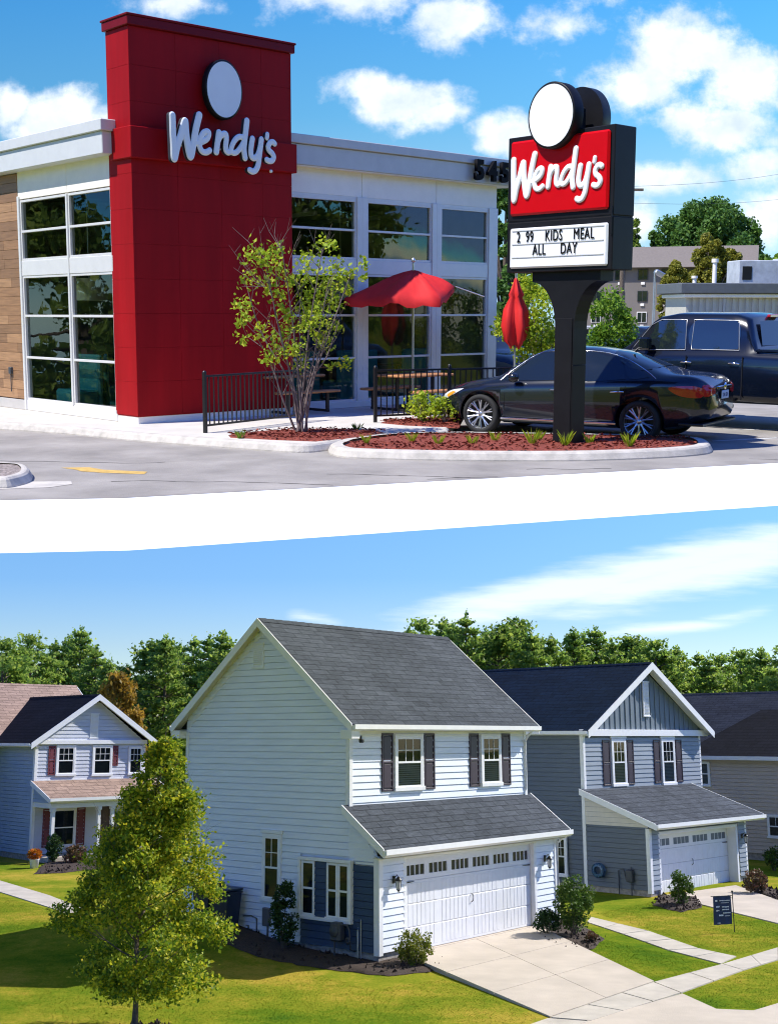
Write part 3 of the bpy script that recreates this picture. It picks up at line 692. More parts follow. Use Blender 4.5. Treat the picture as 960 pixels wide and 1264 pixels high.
# garage front
siding(H, 'garage_wall', (0, 0), (W, 0), .26, 2.5, SID_W, holes=[(1.0, 6.95, 0, 2.6)])
solid(H, 'garage_return', WHITE, lambda b: (b.bbox(.92, 1.06, -.03, .16, .05, 2.38), b.bbox(6.86, 7.0, -.03, .16, .05, 2.38), b.bbox(.92, 7.0, -.03, .16, 2.38, 2.52)))
solid(H, 'garage_sill', CONC, lambda b: b.box(1.06, 6.86, -.02, .3, -.05, .135))
garage_door(H, 1.07, 6.85, .10, .14, 2.37, 6)
trimbox(H, 'garage_frieze', (0.1, W-.1, -.025, 0, 2.52, 2.64))
solid(H, 'garage_soffit', SOFF, lambda b: b.box(-.2, W+.2, -.3, .02, 2.46, 2.48))
lean_roof(H, -.26, W+.26, -.38, D+.0, 2.70, 3.68, ROOF_X)
lantern(H, .52, -.03, 1.92); lantern(H, 7.42, -.03, 1.92)
b = MB(); b.tube([(W-.12, D-.36, 5.5), (W-.12, D-.2, 5.35), (W-.04, D-.06, 5.2), (W-.04, D-.06, 3.8)], .035, 6); b.build('downspout', WHITE, H)
b = MB(); b.tube([(W+.12, -.36, 2.55), (W+.10, -.2, 2.45), (W+.05, -.06, 2.3), (W+.05, -.06, .2)], .035, 6); b.build('downspout', WHITE, H)
b = MB(); b.lathe([(0, -.09), (.03, -.08), (.035, 0)], 8, 'y', (.35, D-.02, 5.32)); b.build('floodlight', BLK, H)
b = MB(); b.bbox(-.14, -.04, .42, .54, 5.2, 5.3, .02); b.cyl((-.10, .48, 5.3), (-.10, .48, 5.38), .02); b.build('security_camera', BLK, H)
# meters and pipes on the side wall
def gas_meter(x, y, z):
    b = MB(); b.bbox(x-.34, x-.08, y-.16, y+.16, z+.55, z+1.0, .05); b.lathe([(0, 0), (.13, .01), (.15, .05), (.13, .09), (0, .10)], 16, 'x', (x-.38, y, z+.80))
    b.tube([(x-.2, y+.1, 0), (x-.2, y+.1, z+.6)], .025, 8); b.tube([(x-.2, y-.12, z+.95), (x-.2, y-.3, z+.95), (x-.2, y-.38, z+.85), (x-.2, y-.42, z+.4), (x-.05, y-.42, z+.35), (x+.0, y-.42, z+.35)], .025, 8)
    b.lathe([(.05, 0), (.09, .02), (.05, .05)], 12, 'x', (x-.25, y-.35, z+.6)); return b.build('gas_meter', mat('meter_grey', (.06, .065, .075), .5, var=.2), H)
gas_meter(0, 1.15, -.1)
b = MB(); b.bbox(-.13, 0, 3.6, 3.85, .55, 1.0, .02); b.tube([(-.05, 3.7, .55), (-.05, 3.7, .05)], .025); b.tube([(-.05, 4.1, .1), (-.06, 4.1, .7), (-.06, 4.3, .75), (-.06, 4.6, .72)], .018); b.tube([(-.05, 4.4, .1), (-.06, 4.4, .5), (-.1, 4.45, .5)], .018); b.build('utility_pipes', mat('pipe_grey', (.10, .10, .11), .5), H)
b = MB(); b.tube([(-.06, .62, .1), (-.06, .62, .75), (-.03, .62, .8)], .02); b.tube([(-.06, .52, .1), (-.06, .52, 1.0)], .016); b.build('utility_pipes', STEEL, H)

# ------------------------------------------------------------------ slate grey neighbour on the right
a2 = .80
H2 = thing('house', (9.73, 43.2), a2, 'slate grey house with board and batten gable and dark blue roof', 'house', 'houses of the estate')
D2, DB2, WG, W2 = 2.65, 13.0, 6.9, 8.55
solid(H2, 'foundation', BRICK, lambda b: (b.box(.02, WG-.02, .45, D2, -.25, .22), b.box(.02, .6, .03, .45, -.25, .22), b.box(6.2, WG-.02, .03, .45, -.25, .22), b.box(.14, W2-.02, D2+.03, DB2-.02, -.25, .22)))
solid(H2, 'wall_core', SID_G, lambda b: (b.box(.16, W2-.16, D2+.05, DB2-.05, .1, 5.4), b.box(.05, WG-.05, .35, D2+.05, .1, 2.3), b.prism([(.3, 5.4), (4.45, 7.9), (8.6, 5.4)], D2+.03, D2+.08, 'y')))
siding(H2, 'side_wall', (.12, DB2), (.12, D2), .2, 5.5, SID_G); siding(H2, 'garage_side_wall', (0, D2), (0, 0), .2, 3.5, SID_G, lambda z: (0, D2 if z < 2.30 else D2*max(0.0, 1-(z-2.30)/1.2)))
solid(H2, 'garage_gable_panel', mat('cream_panel', (.62, .58, .52), .6, var=.05), lambda b: b.prism([(0.0, 2.28), (D2-.05, 2.28), (D2-.05, 3.30), (.0, 2.32)], -.035, -.006, 'x'))
siding(H2, 'right_wall', (W2, D2), (W2, DB2), .2, 5.5, SID_G)
siding(H2, 'front_wall', (.12, D2), (W2, D2), 3.3, 5.35, SID_LG)
siding(H2, 'garage_wall', (0, 0), (WG, 0), .2, 2.3, SID_LG, holes=[(.62, 6.3, 0, 2.5)])
trimbox(H2, 'corner_board', (.07, .21, D2-.05, D2, 3.4, 5.4), (.068, .12, D2+.001, D2+.1, .1, 5.4)); trimbox(H2, 'corner_board', (W2-.1, W2+.03, D2-.03, D2, 3.4, 5.4))
trimbox(H2, 'corner_board', (-.05, .1, -.05, 0, .1, 2.25), (-.052, 0, 0.001, .1, .1, 2.25)); trimbox(H2, 'corner_board', (WG-.1, WG+.03, -.03, 0, .2, 2.25)); trimbox(H2, 'corner_board', (-.052, 0, D2-.12, D2, .1, 3.3))
T2 = wallT((0, D2), (W2, D2))
window(H2, T2, 1.92, 2.90, 3.55, 5.27, (3, 2), .1); window(H2, T2, 5.45, 6.45, 3.50, 5.27, (3, 2), .1)
for a, c in ((1.34, 1.82), (3.0, 3.44), (4.9, 5.36), (6.56, 7.02)): shutter(H2, T2, a, c, 3.56, 5.22, SHUT)
trimbox(H2, 'window_head', (1.88, 2.94, D2-.08, D2, 5.275, 5.36), (5.41, 6.49, D2-.08, D2, 5.275, 5.36))
b = MB()     # board and batten gable
b.prism([(.2, 5.6), (4.45, 7.95), (8.7, 5.6)], D2-.02, D2, 'y')
x = .5
while x < 8.5:
    h = 5.6 + (1-abs(x-4.45)/4.25)*2.35
    if h > 5.7: b.bbox(x-.03, x+.03, D2-.05, D2-.02, 5.6, h-.05, .004)
    x += .36
b.build('gable_panel', mat('board_and_batten_grey', (.15, .19, .23), .6, var=.08), H2)
vent_louvre(H2, wallT((0, D2-.03), (W2, D2-.03)), 4.25, 4.68, 6.15, 7.42)
trimbox(H2, 'gable_band', (-.1, 9.0, D2-.16, D2-.01, 5.36, 5.6))
gable_roof(H2, 'y', D2-.42, DB2+.4, -.12, 9.02, 5.55, 8.18, ROOF_Y, board=.28, wall_in=.28, gut=(True, True))
solid(H2, 'rake_soffit', WHITE, lambda b: b.add([(-.12, D2-.42, 5.42), (4.45, D2-.42, 8.05), (9.02, D2-.42, 5.42), (-.12, D2, 5.42), (4.45, D2, 8.05), (9.02, D2, 5.42)], [(0, 1, 4, 3), (1, 2, 5, 4)]))
lean_roof(H2, -.2, WG+.75, -.42, D2, 2.42, 3.50, ROOF_X)
solid(H2, 'garage_return', WHITE, lambda b: (b.bbox(.56, .68, -.03, .9, -.15, 2.0), b.bbox(6.1, 6.24, -.03, .9, -.2, 2.0), b.bbox(.56, 6.24, -.03, .9, 2.0, 2.12)))
solid(H2, 'garage_header', SID_G, lambda b: b.box(.1, WG-.1, -.005, .3, 2.13, 2.30))
garage_door(H2, .69, 6.09, .34, -.12, 1.99, 4)
lantern(H2, 6.55, -.03, 1.65)
window(H2, wallT((.12, DB2), (.12, D2)) @ Matrix.Translation((0, -.10, 0)), DB2-4.05, DB2-3.38, .42, 1.80, (3, 2), .08, False)
b = MB(); b.lathe([(.14, -.07), (.22, -.06), (.24, 0), (.22, .06), (.14, .07), (.12, 0), (.14, -.07)], 20, 'x', (-.22, 1.95, .75))
for k in range(5): b.lathe([(.23+.0*k, -.07+.035*k), (.25, -.055+.035*k), (.23, -.04+.035*k)], 20, 'x', (-.22, 1.95, .75))
b.build('hose_reel', mat('blue_garden_hose', (.03, .06, .12), .4, var=.7, scale=20, col2=(.12, .25, .42)), H2)
b = MB(); b.tube([(-.1, 1.2, 0), (-.1, 1.2, .8), (-.1, 1.0, .85), (-.1, .9, .5)], .02); b.bbox(-.22, -.05, .6, .85, .45, .85, .02); b.tube([(-.1, .7, 0), (-.1, .7, .95)], .02); b.build('gas_meter', mat('meter_grey', (.06, .065, .075)), H2)

# ------------------------------------------------------------------ pale blue house on the left
H3 = thing('house', (-14.66, 55.46), .75, 'pale blue house with maroon shutters, tan roof and columned porch', 'house', 'houses of the estate')
W3, DB3 = 5.7, 7.0
solid(H3, 'foundation', BRICK, lambda b: (b.box(.02, W3-.02, .03, DB3, -.2, .25), b.box(-11.9, W3-.1, 3.45, 10.9, -.2, .25)))
solid(H3, 'wall_core', SID_P, lambda b: (b.box(.04, W3-.04, .05, DB3, .1, 4.95), b.box(-12, W3-.06, 3.44, 11, .1, 4.9), b.prism([(-.0, 4.9), (2.9, 7.0), (5.8, 4.9)], .04, .1, 'y')))
siding(H3, 'side_wall', (0, 3.4), (0, 0), .25, 4.98, SID_P); siding(H3, 'front_wall', (0, 0), (W3, 0), .25, 6.9, SID_PG, lambda z: (0, W3) if z < 5.05 else (max(0, (z-5.05)/.72+.0), min(W3, 5.75-(z-5.05)/.72)))
siding(H3, 'wing_wall', (-12, 3.40), (0, 3.40), .25, 4.9, SID_P)
trimbox(H3, 'corner_board', (-.05, .1, -.05, 0, .1, 4.95), (-.052, 0, .001, .1, .1, 4.95)); trimbox(H3, 'corner_board', (W3-.1, W3+.03, -.03, 0, .2, 4.95), (W3, W3+.03, 0, .1, .2, 4.95))
T3 = wallT((0, 0), (W3, 0))
window(H3, T3, 1.0, 1.98, 3.62, 4.95, (3, 2), .1, False); window(H3, T3, 2.85, 3.9, 3.58, 4.95, (3, 2), .1, False); window(H3, T3, 4.78, 5.55, 3.6, 4.88, (3, 2), .08, False)
shutter(H3, T3, .62, .96, 3.64, 4.92, SHUT2); shutter(H3, T3, 3.94, 4.22, 4.0, 4.92, SHUT2)
vent_louvre(H3, T3, 2.68, 3.10, 5.30, 6.35); trimbox(H3, 'gable_band', (-.05, W3+.05, -.14, -.01, 5.0, 5.18)); trimbox(H3, 'belt_trim', (.1, W3-.1, -.04, -.0, 3.34, 3.46))
gable_roof(H3, 'y', -.4, 6.6, -.45, 6.25, 5.05, 7.25, ROOF_D, board=.28, wall_in=.4)
solid(H3, 'rake_soffit', WHITE, lambda b: b.add([(-.45, -.4, 4.92), (2.9, -.4, 7.12), (6.25, -.4, 4.92), (-.45, 0, 4.92), (2.9, 0, 7.12), (6.25, 0, 4.92)], [(0, 1, 4, 3), (1, 2, 5, 4)]))
gable_roof(H3, 'x', -12.4, 6.0, 3.05, 11.4, 5.0, 7.95, ROOF_T, wall_in=.3)
lean_roof(H3, -.15, W3+.6, -1.75, 0, 2.72, 3.42, ROOF_T, boards=2)
solid(H3, 'porch_beam', WHITE, lambda b: (b.bbox(0, W3+.4, -1.6, -1.42, 2.28, 2.52), b.bbox(0, .16, -1.42, 0, 2.28, 2.52)))
solid(H3, 'porch_floor', CONC2, lambda b: b.box(0, W3+.4, -1.6, 0, -.1, .22))
for x in (.08, 2.35, 3.05, 4.2, 5.6): trimbox(H3, 'porch_post', (x, x+.15, -1.58, -1.43, .22, 2.28), (x-.03, x+.18, -1.61, -1.40, .22, .36), (x-.03, x+.18, -1.61, -1.40, 2.14, 2.28))
siding(H3, 'porch_side_wall', (-.0, 0), (-.0, -1.6), 2.5, 3.3, SID_P, lambda z: (0, 1.6*max(0, 1-(z-2.5)/.8)))
window(H3, T3, .95, 2.15, .5, 2.2, None, .1, False); shutter(H3, T3, .5, .9, .52, 2.18, SHUT2); shutter(H3, T3, 2.2, 2.62, .52, 2.18, SHUT2)
b = MB(); b.bbox(3.35, 4.25, -.05, 0, .24, 2.25, .01); b.bbox(3.5, 3.75, -.07, -.04, 1.2, 2.1); b.bbox(3.85, 4.1, -.07, -.04, 1.2, 2.1); b.build('front_door', mat('dark_front_door', (.08, .05, .05), .4), H3)

# ------------------------------------------------------------------ taupe house and the one behind it
H4 = thing('house', (17.98, 55.11), .80, 'taupe sided house with a near black hipped roof at the right edge', 'house', 'houses of the estate')
solid(H4, 'foundation', BRICK, lambda b: b.box(.03, 7.97, -5.95, 4.07, -.3, .3))
solid(H4, 'wall_core', SID_B, lambda b: b.box(.05, 7.95, -6, 4.05, .2, 4.3)); siding(H4, 'side_wall', (0, 4.1), (0, -6), .3, 4.35, SID_B)
trimbox(H4, 'corner_board', (-.035, 0, 4.0, 4.1, .3, 4.35))
T4 = wallT((0, 4.1), (0, -6)); window(H4, T4, .18, 1.12, 3.12, 4.22, (1, 1), .08, 2); window(H4, T4, 3.75, 4.55, 1.0, 1.98, (2, 1), .08, False)
b = MB(); b.poly([(-.4, 4.5, 4.45), (-.4, -6.4, 4.45), (4, -2.6, 6.6), (4, 4.5-2.2, 6.6)]); b.poly([(8.4, 4.5, 4.45), (8.4, -6.4, 4.45), (4, -2.6, 6.6), (4, 2.3, 6.6)]); b.poly([(-.4, -6.4, 4.45), (8.4, -6.4, 4.45), (4, -2.6, 6.6)]); b.poly([(-.4, 4.5, 4.45), (8.4, 4.5, 4.45), (4, 2.3, 6.6)]); b.poly([(-.4, 4.5, 4.44), (8.4, 4.5, 4.44), (8.4, -6.4, 4.44), (-.4, -6.4, 4.44)])
b.build('roof', ROOF_D, H4)
trimbox(H4, 'fascia', (-.44, -.405, -6.4, 4.5, 4.30, 4.47)); 
H5 = thing('house', (21.0, 68.5), .80, 'house mostly hidden behind the taupe one, only its weathered grey roof in view', 'house', 'houses of the estate')
solid(H5, 'wall', SID_B, lambda b: b.box(.1, 11.9, -7, 7.9, 0, 4.9)); gable_roof(H5, 'y', -8, 8.4, -.4, 9.4, 4.9, 7.9, ROOF_Y2, board=.2)

# ------------------------------------------------------------------ small things round the houses
def bin_(loc, rz, label):
    t = thing('wheelie_bin', loc, rz, label, 'wheeled bin', 'wheeled bins beside the white house'); m_ = mat('dark_bin_plastic', (.012, .02, .045), .35, var=.15)
    b = MB()
    for z0, z1, a, c in ((.06, .95, .22, .27),):
        b.add([(-a, -a-.02, z0), (a, -a-.02, z0), (a, a+.02, z0), (-a, a+.02, z0), (-c, -c-.04, z1), (c, -c-.04, z1), (c, c+.04, z1), (-c, c+.04, z1)], [(0, 3, 2, 1), (4, 5, 6, 7), (0, 1, 5, 4), (1, 2, 6, 5), (2, 3, 7, 6), (3, 0, 4, 7)])
    b.bbox(-.29, .29, -.34, .33, .92, .97, .01); b.build('body', m_, t)
    b = MB(); b.bbox(-.30, .30, -.35, .34, .985, 1.04, .02); b.cyl((-.26, .38, 1.0), (.26, .38, 1.0), .02); b.build('lid', m_, t)
    for x in (-.27, .27):
        b = MB(); b.cyl((x-.03, .25, .12), (x+.03, .25, .12), .12, n=18); b.build('wheel', BLK, t)
q1 = HW(-.55, 4.75); bin_((*q1, ghz(*q1)), .9, 'dark wheeled bin nearest the bay window against the white house'); q1 = HW(-.55, 5.45); bin_((*q1, ghz(*q1)), .86, 'dark wheeled bin farther back against the white house, half behind the tree')
def shrub(loc, rx, rz_, h, n, size, m_, name, label, seed, cat='shrub', group=None, taper=.0, stems=9):
    t = thing(name, loc, 0, label, cat, group); rg = np.random.default_rng(seed); C_ = []
    k = 46; cl = []
    while len(cl) < k:
        p = rg.uniform(-1, 1, 3)
        if np.linalg.norm(p) < 1: cl.append(p)
    for p in cl:
        zz = (p[2]+1)/2; f = 1-taper*zz
        c = np.array([p[0]*rx*f*.82, p[1]*rx*f*.82, h*.12+zz*h*.86]); r = rg.uniform(.16, .3)*min(rx, h/2)*1.3
        q = rg.normal(size=(n//k, 3)); q /= np.linalg.norm(q, axis=1)[:, None]; C_.append(c+q*r*rg.uniform(.5, 1.05, (n//k, 1)))
    C_ = np.concatenate(C_); C_[:, 2] = np.maximum(C_[:, 2], .03); leaf_mesh('foliage', C_, size, m_, t, seed)
    b = MB()
    for i in range(stems):
        p = cl[i]; zz = (p[2]+1)/2; b.tube([(p[0]*.04, p[1]*.04, 0), (p[0]*rx*.4, p[1]*rx*.4, h*.3), (p[0]*rx*.75, p[1]*rx*.75, h*(.3+.6*zz))], [.016, .011, .004], 5)
    b.build('stem', BARK, t); return t
LF_D = leafmat('dark_evergreen_leaf', [(.012, .035, .012), (.03, .075, .018), (.06, .12, .025)], .25)
LF_M = leafmat('mid_green_leaf', [(.03, .08, .012), (.075, .15, .02), (.15, .22, .03)], .35)
LF_Y = leafmat('yellow_green_leaf', [(.06, .10, .012), (.16, .20, .02), (.34, .32, .035)], .35)
LF_R = leafmat('reddish_leaf', [(.05, .06, .02), (.13, .09, .04), (.26, .10, .08)], .3)
shrub((*HW(.45, -.72),), .50, 0, .80, 2600, .05, LF_Y, 'shrub', 'round yellow green shrub at the left foot of the white garage', 1, group='shrubs around the houses')
shrub((*HW(-.62, 2.55), .08), .42, 0, 1.75, 3600, .055, LF_D, 'shrub', 'tall dark evergreen shrub in front of the bay window', 2, group='shrubs around the houses', taper=.3)
shrub((*L(709, 1158),), .62, 0, 1.55, 4200, .06, LF_M, 'shrub', 'large bright green shrub right of the white garage door', 3, group='shrubs around the houses')
shrub((*L(676, 1158),), .42, 0, .72, 2200, .05, LF_D, 'shrub', 'low dark shrub between the white garage and the large bright shrub', 4, group='shrubs around the houses')
shrub((*L(842, 1119),), .42, 0, 1.05, 2600, .055, LF_M, 'shrub', 'small round green shrub in front of the grey garage', 5, group='shrubs around the houses')
shrub((*L(933, 1103),), .55, 0, .75, 2200, .06, LF_R, 'shrub', 'pink tinged shrub beside the grey house driveway', 6, group='shrubs around the houses')
shrub((*L(66, 1066),), .38, 0, 1.25, 1500, .08, LF_D, 'shrub', 'narrow dark shrub before the porch post of the pale blue house', 7, group='shrubs around the houses')
shrub((*L(91, 1067),), .62, 0, .8, 1500, .08, LF_R, 'shrub', 'low reddish shrub under the porch window of the pale blue house', 8, group='shrubs around the houses')
shrub((*L(955, 1075),), .5, 0, .9, 1200, .07, LF_M, 'shrub', 'green shrub at the foot of the taupe house', 9, group='shrubs around the houses')
shrub((*L(730, 1166),), .22, 0, .35, 600, .045, LF_R, 'shrub', 'small brownish shrub in the mulch right of the large bright shrub', 10, group='shrubs around the houses')
t = thing('flower_pot', (*L(42, 1072),), 0, 'white pot of orange flowers at the corner of the pale blue house', 'flower pot')
b = MB(); b.lathe([(0, 0), (.16, 0), (.2, .34), (.22, .36), (.18, .36), (.17, .3), (0, .3)], 16); b.build('pot', WHITE, t)
rg = np.random.default_rng(3); q = rg.normal(size=(500, 3)); q /= np.linalg.norm(q, axis=1)[:, None]; leaf_mesh('flowers', q*np.array([.3, .3, .22])*rg.uniform(.5, 1, (500, 1))+np.array([0, 0, .55]), .09, leafmat('orange_flower', [(.5, .09, .01), (.65, .2, .02), (.1, .15, .02)]), t, 3)
# garden flag
g0 = L(893, 1152)
t = thing('garden_flag', (*g0, 0), .35, 'small dark blue garden flag with white lettering on a thin black stand', 'garden flag')
b = MB(); b.tube([(.36, 0, -.02), (.36, 0, 1.05)], .012, 6); b.tube([(.36, 0, .98), (-.36, 0, .98)], .010, 6); b.lathe([(0, 1.05), (.03, 1.07), (.03, 1.1), (0, 1.12)], 8, 'z', (.36, 0, 0)); b.tube([(.36, 0, .9), (.2, 0, .98)], .006, 5); b.build('stand', BLK, t)
b = MB(); n = 16; zs = [.22, .4, .6, .8, .98]; vs = []
for z in zs: vs += [(-.30+.6*i/n, .012*math.sin(i*.9+z*5), z) for i in range(n+1)]
fs = [(r*(n+1)+i, r*(n+1)+i+1, (r+1)*(n+1)+i+1, (r+1)*(n+1)+i) for r in range(len(zs)-1) for i in range(n)]
b.smooth = True; b.add(vs, fs); fl = b.build('cloth', mat('navy_cloth', (.03, .045, .10), .8, var=.2, scale=10), t, recalc=False)
# the lettering is too small to read in the photograph: short broken white strokes of the same length and place
b = MB(); rr = random.Random(5)
for (x0, x1, z, hh) in ((-.24, -.17, .86, .05), (-.1, .24, .86, .028), (-.06, .2, .80, .018), (-.22, -.1, .70, .05), (-.03, .2, .69, .04), (-.22, -.12, .60, .04), (-.02, .2, .62, .035), (0, .24, .53, .03), (-.14, 0, .47, .045), (.05, .22, .45, .02), (-.2, -.1, .27, .03)):
    x = x0
    while x < x1:
        l = rr.uniform(.012, .03); b.box(x, min(x+l, x1), -.030, -.026, z-hh/2*rr.uniform(.5, 1), z+hh/2*rr.uniform(.6, 1)); x += l+.008
b.build('lettering', WHITE, fl)

# ------------------------------------------------------------------ trees
def limb(b, p, d, L_, r, rg, depth, tips):
    pts = [Vector(p)]; rs = [r]; d = Vector(d).normalized(); k = 4
    for i in range(k):
        d = (d + Vector((rg.uniform(-.18, .18), rg.uniform(-.18, .18), rg.uniform(-.04, .14)))).normalized()
        pts.append(pts[-1]+d*L_/k); rs.append(r*(1-.75*(i+1)/k))
        if depth > 0 and i >= 1 and rg.random() < .8:
            a = rg.uniform(0, 6.28); e = (d + Vector((math.cos(a), math.sin(a), .1))*.8).normalized(); limb(b, pts[-1], e, L_*.5, rs[-1]*.7, rg, depth-1, tips)
    b.tube(pts, rs, 5); tips += [tuple(pts[-1]), tuple(pts[-2])]
def big_tree():
    x, y = -4.25, 24.0
    t = thing('street_tree', (x, y), 0, 'young tree with dense yellow green crown standing on the front lawn', 'tree')
    rg = random.Random(11); b = MB(); tips = []
    b.tube([(0, 0, -.05), (.01, 0, .5), (-.02, .02, 1.4), (.05, 0, 3.0), (.3, 0, 4.6), (.42, 0, 5.55)], [.075, .05, .045, .035, .018, .006], 8)
    for i in range(46):
        z = .85+4.4*(i/46)**.95; xx = np.interp(z, [0, 1.4, 3, 4.6, 5.5], [0, -.02, .05, .3, .42]); a = i*2.4
        R_ = np.interp(z, [.8, 1.4, 2.2, 3.2, 4.3, 5.4], [1.0, 1.45, 1.45, 1.1, .72, .2])
        limb(b, (xx, 0, z), (math.cos(a), math.sin(a), .45), R_*.95, .018, rg, 1, tips)
    b.build('trunk', BARK, t)
    g = np.random.default_rng(2); C_ = []
    for k in range(420):
        z = g.uniform(.0, 1)**.9*4.5+.78
        Rr = np.interp(z, [.7, 1.05, 1.5, 2.0, 2.6, 3.2, 3.9, 4.5, 5.0, 5.4], [.7, 1.25, 1.55, 1.58, 1.38, 1.12, .88, .60, .34, .08])
        a = g.uniform(0, 6.283); Rr *= .93+.08*math.sin(3*a+z*2.3)+.06*math.sin(5.1*z+a); r = Rr*math.sqrt(g.uniform(.14, 1))*g.uniform(.80, 1.10); cx = np.interp(z, [0, 1.4, 3, 4.6, 5.6], [.08, .10, .16, .33, .45])
        zl = z - .18*abs(math.cos(a))*(z < 1.6)
        c = np.array([cx+r*math.cos(a), r*math.sin(a), zl]); s = g.uniform(.12, .30)*(1 if z < 4.3 else .55)
        n = int(165*(s/.22)**2); q = g.normal(size=(n, 3))*np.array([s, s, s*.75])*.50; C_.append(c+q)
    C_ = np.concatenate(C_)
    leaf_mesh('crown', C_, .056, [leafmat('young_tree_leaf', [(.035, .085, .012), (.13, .23, .018), (.42, .48, .03), (.80, .64, .04)], .45)], t, 5, .5)
big_tree()
def pine_mesh(seed, h, kind):
    if kind == 1: return broad_mesh(seed, h, kind)
    g = np.random.default_rng(seed); rg = random.Random(seed); C_ = []; b = MB(); b.tube([(0, 0, -.1), (rg.uniform(-.15, .15), 0, h*.5), (0, 0, h*.98)], [.2, .15, .03], 7)
    z0 = h*(.30 if kind == 0 else .52); lv = 17 if kind == 0 else 12
    for i in range(lv):
        f = i/(lv-1); z = z0+(h*.97-z0)*f; R_ = (2.5 if kind == 0 else 2.2)*(min(1, .55+1.6*f) if kind == 2 else 1)*(1-f)**.62+.25
        for k in range(6):
            if rg.random() < .18: continue
            a = k*1.047+i*.7+rg.uniform(-.4, .4); L_ = R_*rg.uniform(.6, 1.15); up = rg.uniform(.05, .45)
            e = Vector((math.cos(a)*L_, math.sin(a)*L_, L_*up)); b.tube([(0, 0, z), tuple(Vector((0, 0, z))+e)], [.04, .012], 4)
            for q in (.45, .7, .95):
                c = np.array([e.x*q, e.y*q, z+e.z*q+.08]); s = rg.uniform(.22, .40)*(1.1-.4*f); m_ = int(34*(s/.3)**2)
                n_ = g.normal(size=(m_, 3)); n_[:, 2] = np.abs(n_[:, 2])*.75+.35*np.hypot(n_[:, 0], n_[:, 1])-.25; C_.append(c+n_*s*.72)
    C_.append(np.array([0, 0, h])+g.normal(size=(40, 3))*np.array([.1, .1, .3]))
    return np.concatenate(C_), b
def broad_mesh(seed, h, kind):
    g = np.random.default_rng(seed); C_ = []; b = MB(); rg = random.Random(seed)
    b.tube([(0, 0, -.1), (g.uniform(-.2, .2), 0, h*.4), (g.uniform(-.3, .3), 0, h*.95)], [.22, .17, .05], 7)
    n = {0: 85, 1: 90, 2: 60}[kind]
    for k in range(n):
        z = h*g.uniform({0: .42, 1: .12, 2: .55}[kind], 1.0); f = (z/h)
        Rr = {0: np.interp(f, [.4, .6, .8, 1], [1.3, 2.3, 2.0, .35]), 1: np.interp(f, [.1, .35, .7, .9, 1], [2.2, 3.1, 2.5, 1.4, .3]), 2: np.interp(f, [.5, .75, .9, 1], [1.2, 2.3, 1.8, .4])}[kind]
        a = g.uniform(0, 6.283); r = Rr*math.sqrt(g.uniform(.1, 1)); c = np.array([r*math.cos(a), r*math.sin(a), z]); s = g.uniform(.30, .62)
        b.tube([(0, 0, z-.5), tuple(c)], [.05, .02], 4)
        m_ = int(230*s*s/.4); q = g.normal(size=(m_, 3)); q[:, 2] = q[:, 2]*.55+.25*np.hypot(q[:, 0], q[:, 1])
        C_.append(c+q*s*.62)
    return np.concatenate(C_), b
LF_P = leafmat('pine_needles', [(.05, .12, .025), (.18, .29, .045), (.42, .50, .08)], .55)
LF_P2 = leafmat('broadleaf_green', [(.06, .15, .03), (.24, .37, .06), (.50, .58, .10)], .55)
LF_O = leafmat('autumn_leaf', [(.12, .13, .02), (.38, .22, .03), (.55, .34, .04)], .45)
PR = []
ORD = ['first', 'second', 'third', 'fourth', 'fifth', 'sixth', 'seventh', 'eighth', 'ninth', 'tenth', 'eleventh', 'twelfth', 'thirteenth', 'fourteenth', 'fifteenth', 'sixteenth', 'seventeenth', 'eighteenth', 'nineteenth', 'twentieth', 'twenty-first', 'twenty-second', 'twenty-third', 'twenty-fourth', 'twenty-fifth', 'twenty-sixth', 'twenty-seventh', 'twenty-eighth', 'twenty-ninth', 'thirtieth', 'thirty-first', 'thirty-second']
for i, (h, kind, m_) in enumerate([(12, 0, LF_P2), (11.2, 1, LF_P2), (12.6, 2, LF_P2), (11.8, 0, LF_P2), (10.6, 1, LF_P), (12.2, 0, LF_P2), (12.4, 0, LF_P2)]):
    C_, b = pine_mesh(30+i, h, kind); t = thing('pine_tree' if kind != 1 else 'broadleaf_tree')
    leaf_mesh('crown', C_, .21, m_, t, i, .4); b.build('trunk', BARK, t); PR.append((t, h, kind))
rg = random.Random(8); row = []
tops = [(-40, 806), (8, 806), (40, 800), (68, 806), (100, 790), (135, 828), (188, 806), (205, 800), (240, 800), (275, 796), (262, 830), (520, 782), (548, 780), (575, 776), (600, 790), (630, 780), (655, 796), (680, 800), (708, 792), (735, 790), (757, 805), (778, 800), (806, 806), (835, 812), (862, 818), (890, 822), (912, 816), (940, 815), (968, 815), (990, 812)]
words = {0: 'pine', 1: 'broadleaf tree', 2: 'bare trunked pine'}
used = [False]*len(PR)
tops += [(24, 812), (85, 800), (118, 815), (156, 838), (222, 808), (258, 800), (505, 790), (560, 786), (615, 788), (642, 792), (720, 798), (790, 808), (820, 814), (875, 824), (925, 822)]
ORD += ['thirty-third', 'thirty-fourth', 'thirty-fifth', 'thirty-sixth', 'thirty-seventh', 'thirty-eighth', 'thirty-ninth', 'fortieth', 'forty-first', 'forty-second', 'forty-third', 'forty-fourth', 'forty-fifth', 'forty-sixth', 'forty-seventh', 'forty-eighth', 'forty-ninth', 'fiftieth']
tops.sort()
